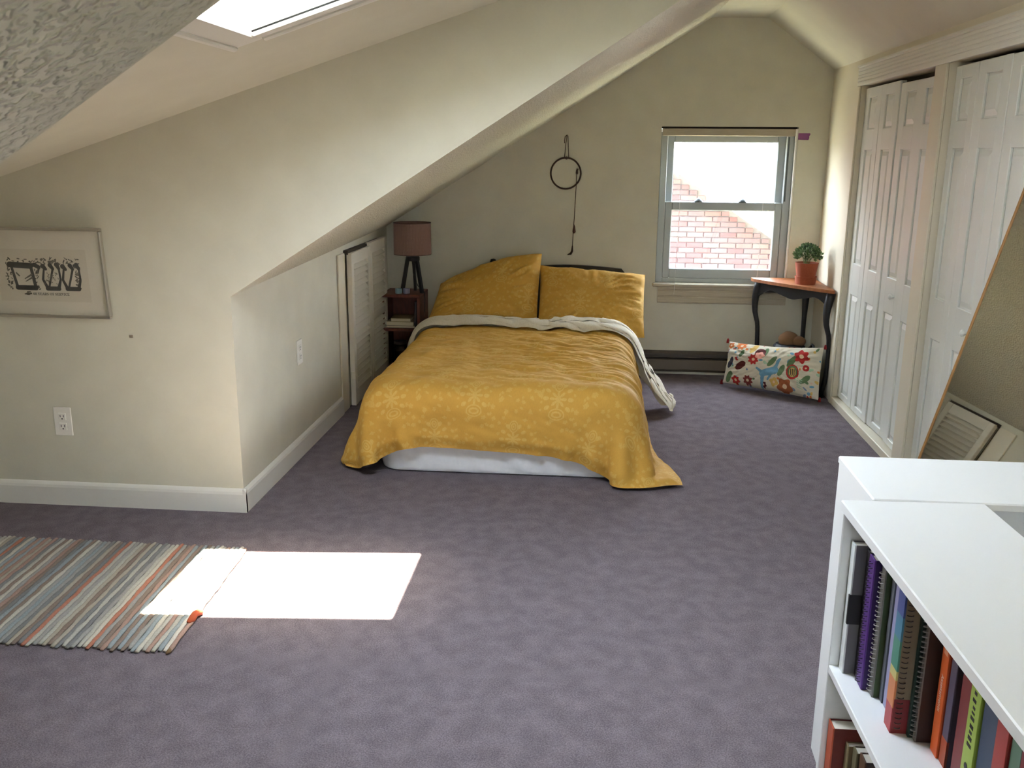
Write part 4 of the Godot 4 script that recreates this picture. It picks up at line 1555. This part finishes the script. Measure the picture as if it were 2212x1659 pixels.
func cushion_print() -> StandardMaterial3D:
	# 2 px per mm-ish; laid out after the photograph's print, left to right
	var W := 720
	var Hh := 384
	var img := Image.create(W, Hh, true, Image.FORMAT_RGB8)
	img.fill(Color8(208, 200, 177))
	var red := Color8(178, 42, 38)
	var dark := Color8(88, 28, 24)
	var orange := Color8(204, 112, 54)
	var green := Color8(92, 118, 78)
	var mint := Color8(164, 192, 160)
	var blue := Color8(104, 150, 176)
	var slate := Color8(118, 134, 158)
	var ink := Color8(38, 34, 46)
	var ochre := Color8(206, 170, 92)
	var r := RandomNumberGenerator.new()
	r.seed = 99
	var small := [mint, slate, ochre, orange, red, green, blue, Color8(216, 186, 160)]
	for k in 90:
		blob(img, Vector2(r.randf() * W, r.randf() * Hh), r.randf_range(5, 11), r.randf_range(7, 18), r.randf() * PI, 0, 0, small[r.randi() % small.size()])
	# leaves
	for l in [[60, 190, ink, 20, 50], [150, 210, dark, 28, 48], [150, 110, green, 16, 34], [330, 90, green, 22, 44], [395, 150, green, 18, 50], [540, 130, green, 20, 56], [470, 210, green, 20, 46], [60, 310, green, 24, 50], [640, 250, green, 18, 44], [235, 60, ochre, 20, 46]]:
		blob(img, Vector2(l[0], l[1]), l[3], l[4], r.randf_range(0.2, 0.9), 0, 0, l[2])
	# flowers
	for f in [[250, 150, red, 38, 8], [600, 90, red, 46, 6], [500, 320, Color8(160, 88, 52), 52, 5], [220, 320, Color8(128, 52, 44), 34, 8], [120, 330, red, 30, 6], [130, 40, orange, 36, 7], [340, 330, dark, 22, 6], [40, 40, orange, 26, 5], [640, 170, red, 22, 0], [420, 300, ochre, 30, 4]]:
		blob(img, Vector2(f[0], f[1]), f[3], f[3], 0.3, f[4], 0.16, f[2])
		blob(img, Vector2(f[0], f[1]), f[3] * 0.32, f[3] * 0.32, 0, 0, 0, Color8(226, 196, 160))
	# shells and pods
	blob(img, Vector2(296, 96), 42, 40, 0, 0, 0, dark)
	blob(img, Vector2(296, 114), 36, 28, 0, 5, 0.12, Color8(224, 158, 138))
	blob(img, Vector2(550, 210), 44, 54, 0, 0, 0, red)
	blob(img, Vector2(550, 206), 34, 42, 0, 0, 0, green)
	blob(img, Vector2(550, 212), 24, 34, 0, 0, 0, ochre)
	for k in 3:
		stroke(img, Vector2(538 + k * 12, 190), Vector2(538 + k * 12, 236), 3, 3, ink)
	# a leaping pale blue deer
	stroke(img, Vector2(330, 250), Vector2(420, 215), 24, 30, blue)
	stroke(img, Vector2(415, 215), Vector2(440, 150), 15, 10, blue)
	stroke(img, Vector2(438, 150), Vector2(452, 128), 12, 8, blue)
	stroke(img, Vector2(335, 255), Vector2(325, 350), 15, 9, blue)
	stroke(img, Vector2(335, 245), Vector2(285, 215), 12, 8, blue)
	stroke(img, Vector2(405, 232), Vector2(372, 290), 10, 6, blue)
	# fern and rake
	for k in 5:
		stroke(img, Vector2(590, 250 + k * 14), Vector2(625, 262 + k * 14), 4, 2, mint)
	img.generate_mipmaps()
	var m := StandardMaterial3D.new()
	m.albedo_texture = ImageTexture.create_from_image(img)
	m.roughness = 0.9
	m.uv1_scale = Vector3(1.0 / 0.68, 1.0 / 0.355, 1)
	return m

# ------------------------------------------------------------------ framed print
func picture() -> void:
	var cx := -2.452
	var cy := 1.104
	var W := 0.605
	var H := 0.402
	var o := thing("framed_print", "thin silver frame holding a black ornamental lettering print", "picture", Vector3(cx, cy, CHEEK_Z + 0.013))
	o.rotation.x = 0.06
	var f := 0.012
	for s in [[Vector3(-W / 2, H / 2 - f, 0.002), Vector3(W / 2, H / 2, 0.026)], [Vector3(-W / 2, -H / 2, 0.002), Vector3(W / 2, -H / 2 + f, 0.026)], [Vector3(-W / 2, -H / 2 + f, 0.002), Vector3(-W / 2 + f, H / 2 - f, 0.026)], [Vector3(W / 2 - f, -H / 2 + f, 0.002), Vector3(W / 2, H / 2 - f, 0.026)]]:
		slab("frame_rail", s[0], s[1], 0.003, M.silver, o)
	slab("mat_board", Vector3(-W / 2 + f, -H / 2 + f, 0.004), Vector3(W / 2 - f, H / 2 - f, 0.010), 0.0, plain(Color8(214, 208, 190), 0.85), o)
	# the printed sheet
	var sx := -2.4465 - cx
	var st := stool()
	var pw := 0.425
	var ph := 0.235
	var c := Vector3(sx, 1.092 - cy, 0.0112)
	var q := [Vector3(-pw / 2, -ph / 2, 0), Vector3(pw / 2, -ph / 2, 0), Vector3(pw / 2, ph / 2, 0), Vector3(-pw / 2, ph / 2, 0)]
	var uv := [Vector2(0, 1), Vector2(1, 1), Vector2(1, 0), Vector2(0, 0)]
	for k in [0, 2, 1, 0, 3, 2]:
		st.set_uv(uv[k])
		st.add_vertex(c + q[k])
	part("print_sheet", done(st), print_sheet(), o)
	# the line of lettering below it
	var tm := TextMesh.new()
	var font := SystemFont.new()
	font.font_names = PackedStringArray(["Droid Serif"])
	font.font_weight = 700
	tm.font = font
	tm.text = "60 YEARS OF SERVICE"
	tm.font_size = 32
	tm.pixel_size = 0.00048
	tm.depth = 0.0004
	part("lettering", tm, M.dark, o, at(sx + 0.028, 1.0085 - cy, 0.0120))
	slab("glazing", Vector3(-W / 2 + f - 0.002, -H / 2 + f - 0.002, 0.0145), Vector3(W / 2 - f + 0.002, H / 2 - f + 0.002, 0.0165), 0.0, glass(Color(0.9, 0.93, 0.92, 0.02)), o)

func print_sheet() -> StandardMaterial3D:
	var W := 850
	var H := 470
	var img := Image.create(W, H, true, Image.FORMAT_RGB8)
	img.fill(Color8(205, 198, 178))
	var K := Color8(22, 22, 22)
	var G := Color8(84, 78, 66)
	var r := RandomNumberGenerator.new()
	r.seed = 3
	# leaves and sprigs round the letters
	for k in 150:
		var x := r.randf_range(85, 775)
		var y: float
		if r.randf() < 0.45:
			y = r.randf_range(80, 150)
		else:
			y = r.randf_range(150, 360)
			x = [r.randf_range(80, 135), r.randf_range(335, 385), r.randf_range(730, 770)][r.randi() % 3]
		blob(img, Vector2(x, y), r.randf_range(3, 7), r.randf_range(8, 20), r.randf() * PI, 0, 0, [K, G, G][r.randi() % 3])
	# square letter at the left
	stroke(img, Vector2(130, 140), Vector2(320, 150), 26, 26, K)
	stroke(img, Vector2(325, 160), Vector2(345, 345), 15, 15, K)
	stroke(img, Vector2(145, 170), Vector2(175, 345), 12, 14, K)
	stroke(img, Vector2(175, 345), Vector2(345, 347), 22, 22, K)
	stroke(img, Vector2(255, 265), Vector2(322, 228), 4, 9, G)
	stroke(img, Vector2(258, 290), Vector2(322, 255), 3, 8, G)
	stroke(img, Vector2(205, 240), Vector2(182, 215), 7, 7, G)
	# small hooked letter
	stroke(img, Vector2(360, 140), Vector2(398, 160), 20, 18, K)
	stroke(img, Vector2(398, 160), Vector2(385, 215), 13, 4, K)
	# two three-armed letters
	for x0 in [415.0, 600.0]:
		stroke(img, Vector2(x0 + 22, 150), Vector2(x0 + 45, 175), 22, 14, K)
		stroke(img, Vector2(x0 + 90, 140), Vector2(x0 + 112, 172), 20, 14, K)
		stroke(img, Vector2(x0 + 150, 135), Vector2(x0 + 168, 170), 20, 14, K)
		stroke(img, Vector2(x0 + 28, 180), Vector2(x0 + 8, 270), 9, 11, K)
		stroke(img, Vector2(x0 + 8, 270), Vector2(x0 + 40, 345), 11, 15, K)
		stroke(img, Vector2(x0 + 112, 172), Vector2(x0 + 55, 340), 10, 9, K)
		stroke(img, Vector2(x0 + 168, 170), Vector2(x0 + 172, 270), 9, 10, K)
		stroke(img, Vector2(x0 + 172, 270), Vector2(x0 + 145, 345), 10, 16, K)
		stroke(img, Vector2(x0 + 40, 350), Vector2(x0 + 145, 350), 20, 20, K)
	for k in 26:
		blob(img, Vector2(r.randf_range(430, 570), r.randf_range(210, 320)), 3, r.randf_range(7, 14), r.randf() * PI, 0, 0, G)
	# the small mark before the words
	blob(img, Vector2(262, 402), 20, 13, 0, 0, 0, Color8(70, 64, 50))
	stroke(img, Vector2(232, 404), Vector2(292, 398), 5, 7, Color8(70, 64, 50))
	stroke(img, Vector2(258, 384), Vector2(286, 384), 5, 5, Color8(70, 64, 50))
	img.generate_mipmaps()
	var m := StandardMaterial3D.new()
	m.albedo_texture = ImageTexture.create_from_image(img)
	m.roughness = 0.85
	return m

# ------------------------------------------------------------------ ring hanging on the far wall
func wall_ring() -> void:
	var z := FAR_Z + 0.012
	var o := thing("wall_hanging", "dark wire hoop with a long beaded cord hung on the wall above the bed", "wall hanging", Vector3(-0.243, 1.497, z))
	var br := plain(Color8(58, 38, 26), 0.7)
	var ring := []
	for k in 48:
		ring.append(Vector3(cos(TAU * k / 48) * 0.110, sin(TAU * k / 48) * 0.112, 0))
	part("hoop", tube(ring, 0.0062, 8, true), br, o)
	part("hanger", tube([Vector3(-0.012, 0.112, 0), Vector3(-0.004, 0.20, 0.002), Vector3(0.003, 0.268, 0.004), Vector3(0.010, 0.268, 0.004), Vector3(0.014, 0.20, 0.002), Vector3(0.020, 0.110, 0)], 0.0028, 6), br, o)
	part("hook", tube([Vector3(0.006, 0.272, -0.008), Vector3(0.004, 0.272, 0.006), Vector3(-0.010, 0.262, 0.010), Vector3(-0.014, 0.232, 0.010), Vector3(-0.012, 0.215, 0.010)], 0.003, 6), br, o)
	part("knot", lathe([Vector2(0.0005, 0.012), Vector2(0.010, 0.006), Vector2(0.012, -0.004), Vector2(0.0005, -0.012)], 10, true), br, o, at(0.004, 0.110, 0.002))
	part("cord", tube([Vector3(0.092, 0.035, 0.006), Vector3(0.082, 0.0, 0.008), Vector3(0.078, -0.12, 0.006), Vector3(0.072, -0.30, 0.004), Vector3(0.066, -0.42, 0.004), Vector3(0.062, -0.54, 0.004)], 0.0030, 6), br, o)
	part("feather", lathe([Vector2(0.0005, 0.03), Vector2(0.007, 0.012), Vector2(0.009, -0.010), Vector2(0.0005, -0.022)], 8, true), br, o, at(0.083, 0.012, 0.008))
	part("bead", lathe([Vector2(0.0005, 0.035), Vector2(0.006, 0.02), Vector2(0.012, -0.018), Vector2(0.008, -0.030), Vector2(0.0005, -0.032)], 10, true), plain(Color8(78, 42, 26), 0.6), o, at(0.072, -0.405, 0.006))
	part("tassel", tube([Vector3(0.062, -0.53, 0.004), Vector3(0.060, -0.570, 0.006), Vector3(0.050, -0.588, 0.008), Vector3(0.026, -0.596, 0.008)], [0.004, 0.008, 0.009, 0.003], 8), br, o)

# ------------------------------------------------------------------ rag rug
func rag_rug() -> void:
	var o := thing("rag_rug", "striped woven rag rug in grey, cream and rust on the carpet", "rug", Vector3(-1.41, 0, -3.05))
	var cols := [Color8(196, 190, 172), Color8(178, 174, 160), Color8(150, 148, 140), Color8(118, 118, 116), Color8(168, 158, 138), Color8(128, 110, 96), Color8(206, 200, 186), Color8(176, 110, 84), Color8(142, 152, 152), Color8(160, 128, 112)]
	var mats := []
	for k in cols.size():
		mats.append(grained(cols[k].darkened(0.14), cols[k].lightened(0.12), 80 + k, 0.06, Vector3(9, 9, 9), 1.0))
	var r := RandomNumberGenerator.new()
	r.seed = 17
	var meshes := []
	var pitch := 0.0176
	for v in 6:
		var st := stool(true)
		var l0 := -0.418 + r.randf_range(-0.010, 0.010)
		var l1 := 0.418 + r.randf_range(-0.010, 0.010)
		var pts := []
		var rad := []
		for k in 30:
			var t := k / 29.0
			pts.append(Vector3(0.0018 * sin(t * 21.0 + v * 1.7), 0.0055 + 0.0012 * sin(t * 50.0 + v), lerpf(l0, l1, t)))
			rad.append((0.0092 + 0.0012 * sin(t * 60.0 + v * 2.3)) * (0.75 if k == 0 or k == 29 else 1.0))
		# flattened tube
		var flat := stool(true)
		add_tube(flat, pts, rad, 8)
		var am := done(flat)
		meshes.append(am)
	var prev := -1
	for k in 88:
		var c := r.randi() % cols.size()
		if c == 7 and r.randf() < 0.45:
			c = 0
		if c == prev:
			c = (c + 1) % cols.size()
		prev = c
		var b := Basis(Vector3.UP, deg_to_rad(3.6)) * Basis.from_scale(Vector3(1.0, 0.62, 1.0))
		part("rag_strip", meshes[r.randi() % 6], mats[c], o, Transform3D(b, Vector3(-k * pitch, 0.004, r.randf_range(-0.004, 0.004))))
	# the rust coloured knot at the end
	part("knot", tube([Vector3(0.010, 0.012, 0.225), Vector3(0.018, 0.020, 0.205), Vector3(0.014, 0.022, 0.178), Vector3(0.020, 0.016, 0.150), Vector3(0.018, 0.010, 0.135)], [0.008, 0.014, 0.012, 0.014, 0.006], 8), plain(Color8(178, 84, 52), 1.0), o)
	part("knot", tube([Vector3(0.024, 0.010, 0.400), Vector3(0.028, 0.010, 0.412), Vector3(0.022, 0.008, 0.424)], [0.005, 0.008, 0.003], 8), plain(Color8(120, 96, 66), 1.0), o)

# ------------------------------------------------------------------ leaning mirror
func mirror() -> void:
	var a := deg_to_rad(15.25)
	var bb := deg_to_rad(11.0)
	var n := Vector3(-cos(a) * cos(bb), sin(a), cos(a) * sin(bb))
	var up := (Vector3.UP - n * n.y).normalized()
	var right := up.cross(n).normalized()      # towards the far end seen from the front
	var w := 0.55
	var H := 1.62
	var base := Vector3(1.089, 0.0, -3.387)
	var o := thing("standing_mirror", "tall mirror with a thin wooden edge leaning on the closet doors", "mirror")
	# local axes: x along the width away from the visible far edge
	var wx := right
	if wx.z < 0.0:
		wx = -wx
	o.transform = Transform3D(Basis(wx, up, wx.cross(up)), base + Vector3(0, 0.004, 0))
	var s := 1.0 if o.transform.basis.z.dot(n) > 0.0 else -1.0
	var t := 0.018
	for e in [[Vector3(0, 0, 0), Vector3(0.010, H, 0)], [Vector3(w - 0.010, 0, 0), Vector3(w, H, 0)], [Vector3(0.010, 0, 0), Vector3(w - 0.010, 0.010, 0)], [Vector3(0.010, H - 0.010, 0), Vector3(w - 0.010, H, 0)]]:
		var lo: Vector3 = e[0]
		var hi: Vector3 = e[1]
		lo.z = minf(0.0, -t * s)
		hi.z = maxf(0.0, -t * s)
		slab("frame_rail", lo, hi, 0.002, M.mirror_frame, o)
	var gm := plain(Color8(212, 214, 206), 0.015, 1.0)
	slab("mirror_glass", Vector3(0.008, 0.008, minf(-0.004 * s, -0.012 * s)), Vector3(w - 0.008, H - 0.008, maxf(-0.004 * s, -0.012 * s)), 0.0, gm, o)

# ------------------------------------------------------------------ bookcases
func bookcases() -> void:
	var H := 0.907
	var t := 0.019
	# the one standing across, its side and top in view
	var B := thing("bookcase", "white bookcase standing crosswise with its back to the bed", "bookcase", Vector3(0.617, 0, -2.24), 0.0, "white bookcases")
	var side := [Vector2(0.085, 0.0), Vector2(0.300, 0.0), Vector2(0.300, H - t), Vector2(0.0, H - t), Vector2(0.0, 0.075), Vector2(0.085, 0.070)]
	var zy := Transform3D(Basis(Vector3(0, 0, 1), Vector3(0, 1, 0), Vector3(-1, 0, 0)), Vector3.ZERO)
	part("side_panel", prism(side, -t - 0.003, -0.003, zy), M.white, B)
	part("side_panel", prism(side, -0.80, -0.80 + t, zy), M.white, B)
	slab("top", Vector3(0, H - t, -0.002), Vector3(0.803, H, 0.298), 0.003, M.white, B)
	slab("back_panel", Vector3(0.02, 0.075, 0.004), Vector3(0.78, H - t, 0.010), 0.0, M.white, B)
	for y in [0.075, 0.36, 0.62]:
		slab("shelf", Vector3(0.022, y, 0.010), Vector3(0.781, y + t, 0.296), 0.002, M.white, B)
	# the one along the room, open towards the carpet
	var turn := deg_to_rad(1.6)
	var A := thing("bookcase", "white bookcase along the stair side filled with upright books", "bookcase", Vector3(0.546, 0, -1.930), turn, "white bookcases")
	var L := 0.98
	var D := 0.305
	slab("side_panel", Vector3(0.003, 0, 0), Vector3(D, H - 0.024, t), 0.002, M.white, A)
	slab("side_panel", Vector3(0.003, 0, L - t), Vector3(D, H - 0.024, L), 0.002, M.white, A)
	slab("top", Vector3(0, H - 0.024, -0.001), Vector3(D, H, L + 0.002), 0.0025, M.white, A)
	slab("back_panel", Vector3(D - 0.008, 0.05, t), Vector3(D - 0.003, H - 0.024, L - t), 0.0, M.white, A)
	slab("shelf", Vector3(0.003, 0.499, t), Vector3(D - 0.008, 0.519, L - t), 0.002, M.white, A)
	slab("shelf", Vector3(0.003, 0.085, t), Vector3(D - 0.008, 0.105, L - t), 0.002, M.white, A)
	slab("kick_board", Vector3(0.02, 0.0, t), Vector3(0.036, 0.085, L - t), 0.0, M.white, A)
	# books: label, spine x, z far, z near, height, spine colour, cover colour, kind
	var books := [
		["white spined ring binder with a black elastic band", 0.570, -1.904, -1.876, 0.305, Color8(214, 218, 216), Color8(104, 102, 104), "band"],
		["black notebook next to the white binder", 0.594, -1.874, -1.851, 0.300, Color8(26, 24, 26), Color8(22, 20, 22), ""],
		["purple spiral notebook on the upper shelf", 0.592, -1.849, -1.813, 0.300, Color8(84, 40, 128), Color8(48, 24, 84), "coil"],
		["grey wire-bound notebook beside the purple one", 0.606, -1.811, -1.786, 0.292, Color8(120, 118, 112), Color8(66, 84, 50), "coil"],
		["slim slate blue book", 0.619, -1.784, -1.765, 0.300, Color8(92, 98, 108), Color8(70, 76, 86), ""],
		["thick lavender book", 0.621, -1.763, -1.701, 0.288, Color8(150, 150, 184), Color8(140, 140, 172), ""],
		["workbook with a spine running from blue through green to red", 0.603, -1.699, -1.663, 0.302, Color8(60, 96, 150), Color8(134, 118, 96), "rainbow"],
		["thin dark green book", 0.633, -1.661, -1.650, 0.288, Color8(40, 66, 58), Color8(34, 52, 46), ""],
		["grey spiral booklet", 0.641, -1.648, -1.637, 0.290, Color8(122, 116, 110), Color8(58, 34, 30), "coil"],
		["black slim book beside the orange one", 0.672, -1.635, -1.622, 0.286, Color8(30, 26, 26), Color8(24, 20, 20), ""],
		["orange book with pale spine lettering", 0.664, -1.620, -1.588, 0.296, Color8(214, 92, 32), Color8(176, 62, 22), "text"],
		["slate purple book with a rust foot band", 0.668, -1.586, -1.560, 0.286, Color8(84, 76, 96), Color8(70, 62, 80), "foot"],
		["dark book with gold capitals down the spine", 0.684, -1.558, -1.534, 0.284, Color8(46, 38, 34), Color8(38, 32, 30), "gold"],
		["dark red cloth book", 0.666, -1.532, -1.486, 0.290, Color8(122, 40, 44), Color8(84, 26, 26), ""],
		["lime green book with black spine lettering", 0.660, -1.484, -1.442, 0.292, Color8(160, 186, 76), Color8(136, 160, 62), "black"],
		["navy blue hardback", 0.664, -1.440, -1.385, 0.284, Color8(58, 76, 100), Color8(24, 30, 44), ""],
		["coral red book", 0.660, -1.383, -1.342, 0.288, Color8(176, 68, 62), Color8(140, 46, 44), ""],
		["sage green book", 0.664, -1.340, -1.306, 0.286, Color8(104, 138, 116), Color8(86, 118, 98), ""],
		["maroon book at the end of the row", 0.662, -1.304, -1.262, 0.284, Color8(128, 44, 50), Color8(96, 30, 34), ""],
	]
	for b in books:
		book(b, 0.5195)
	var low := [
		["large rust red hardback on the lower shelf", 0.562, -1.908, -1.868, 0.278, Color8(176, 78, 48), Color8(104, 32, 22), ""],
		["tan paperback on the lower shelf", 0.590, -1.866, -1.846, 0.250, Color8(166, 150, 112), Color8(120, 100, 70), ""],
		["olive green book on the lower shelf", 0.600, -1.844, -1.815, 0.255, Color8(112, 104, 74), Color8(70, 60, 40), ""],
		["brown book on the lower shelf", 0.605, -1.812, -1.775, 0.262, Color8(92, 66, 44), Color8(60, 42, 30), ""],
	]
	for b in low:
		book(b, 0.1055)

func book(b: Array, y: float) -> void:
	var x: float = b[1]
	var w: float = b[3] - b[2]
	var h: float = b[4]
	var d := minf(0.205, 0.828 - x)
	# the row follows the slight turn of the bookcase
	var o := thing("book", b[0] + (" in the white bookcase" if not (b[0] as String).contains("shelf") else " of the white bookcase"), "book", Vector3(x + (b[2] + 1.932) * 0.0279, y, b[2]), 0.0, "books in the white bookcase")
	var cm := plain(b[6], 0.5)
	var smat := plain(b[5], 0.5)
	var kind: String = b[7]
	var ct := 0.0022
	slab("cover", Vector3(0.002, 0, 0), Vector3(d, h, ct), 0.0007, cm, o)
	slab("cover", Vector3(0.002, 0, w - ct), Vector3(d, h, w), 0.0007, cm, o)
	slab("page_block", Vector3(0.003, 0.003, ct), Vector3(d - 0.003, h - 0.003, w - ct), 0.0, plain(Color8(222, 216, 200), 0.9), o)
	if kind == "rainbow":
		var bands := [[0.0, 0.055, Color8(168, 52, 58)], [0.055, 0.115, Color8(206, 128, 74)], [0.115, 0.135, Color8(196, 186, 110)], [0.135, 0.20, Color8(70, 136, 116)], [0.20, 0.25, Color8(64, 124, 150)], [0.25, h, Color8(58, 78, 140)]]
		for q in bands:
			slab("spine_band", Vector3(-0.001, q[0], 0), Vector3(0.003, q[1], w), 0.0, plain(q[2], 0.45), o)
		slab("cover_band", Vector3(0.001, 0.0, w), Vector3(d * 0.9, 0.075, w + 0.0006), 0.0, plain(Color8(128, 36, 40), 0.5), o)
		coil(o, w, h, 0.012, w - 0.002, Color8(70, 60, 54))
		return
	slab("spine", Vector3(-0.001, 0, 0), Vector3(0.003, h, w), 0.0009, smat, o)
	if kind == "coil":
		coil(o, w, h, -0.002, w * 0.5, Color8(150, 148, 146) if b[5].v > 0.4 and b[5].s < 0.3 else Color8(40, 30, 56))
	elif kind == "band":
		slab("elastic_tab", Vector3(-0.003, 0.12, w - 0.006), Vector3(0.030, 0.19, w + 0.002), 0.001, M.dark, o)
	elif kind == "foot":
		slab("spine_band", Vector3(-0.0014, 0.0, 0), Vector3(0.003, 0.055, w), 0.0, plain(Color8(168, 72, 36), 0.5), o)
	elif kind == "text":
		slab("spine_label", Vector3(-0.0014, h - 0.085, w * 0.25), Vector3(0.0, h - 0.03, w * 0.8), 0.0, plain(Color8(226, 150, 112), 0.5), o)
		spine_text(o, "Assessments", 0.00042, Vector3(-0.0016, h * 0.44, w * 0.5), Color8(236, 206, 186))
	elif kind == "gold":
		spine_text(o, "NATION", 0.00070, Vector3(-0.0016, h * 0.55, w * 0.45), Color8(168, 142, 88))
	elif kind == "black":
		# dark, unreadable lettering down the spine
		var mr := RandomNumberGenerator.new()
		mr.seed = 21
		var yy := h * 0.90
		while yy > h * 0.40:
			var lh := mr.randf_range(0.004, 0.008)
			slab("spine_mark", Vector3(-0.0014, yy - lh, w * mr.randf_range(0.28, 0.38)), Vector3(0.0, yy, w * mr.randf_range(0.58, 0.70)), 0.0, M.dark, o)
			yy -= lh + mr.randf_range(0.003, 0.009)
		part("emblem", lathe([Vector2(0.0005, 0.0006), Vector2(0.007, 0.0006), Vector2(0.007, 0.0), Vector2(0.0005, 0.0)], 16), M.dark, o, Transform3D(Basis(Vector3.BACK, PI / 2), Vector3(-0.0012, h * 0.26, w * 0.5)))

func spine_text(o: Node3D, words: String, px: float, p: Vector3, col: Color) -> void:
	var tm := TextMesh.new()
	var font := SystemFont.new()
	font.font_names = PackedStringArray(["Droid Sans"])
	tm.font = font
	tm.text = words
	tm.font_size = 32
	tm.pixel_size = px
	tm.depth = 0.0004
	# reading down the spine, facing -x
	part("spine_lettering", tm, plain(col, 0.6), o, Transform3D(Basis(Vector3(0, -1, 0), Vector3(0, 0, 1), Vector3(-1, 0, 0)), p))

func coil(o: Node3D, w: float, h: float, x: float, z: float, col: Color) -> void:
	var st := stool(true)
	var n := 26
	for k in n:
		var y := 0.012 + (h - 0.024) * k / (n - 1)
		var ring := []
		for q in 8:
			var a := TAU * q / 8
			ring.append(Vector3(x + cos(a) * 0.0065, y + 0.001 * sin(a), z + sin(a) * minf(0.0075, w * 0.45)))
		add_tube(st, ring, 0.0011, 4, true)
	part("wire_coil", done(st), plain(col, 0.35, 0.4), o)

# ------------------------------------------------------------------ small things
func small_things() -> void:
	var tp := thing("tape_strip", "short strip of purple tape stuck beside the window top corner", "tape", Vector3(1.455, 1.770, FAR_Z))
	var st := stool()
	add_prism(st, PackedVector2Array([Vector2(-0.042, -0.022), Vector2(0.030, -0.024), Vector2(0.036, -0.010), Vector2(0.034, 0.002), Vector2(0.042, 0.012), Vector2(0.040, 0.022), Vector2(-0.042, 0.022)]), 0.0004, 0.0012)
	part("strip", done(st), plain(Color8(150, 88, 142), 0.7), tp)
	var hk := thing("adhesive_hook", "tiny grey adhesive hook left on the wall right of the framed print", "hook", Vector3(-2.075, 0.822, CHEEK_Z))
	part("plate", box_mesh(Vector3(0.018, 0.012, 0.003), 0.001), plain(Color8(138, 126, 108), 0.6), hk, at(0, 0, 0.0018))
	part("peg", box_mesh(Vector3(0.006, 0.006, 0.008), 0.001), plain(Color8(120, 108, 92), 0.6), hk, at(0, -0.002, 0.006))
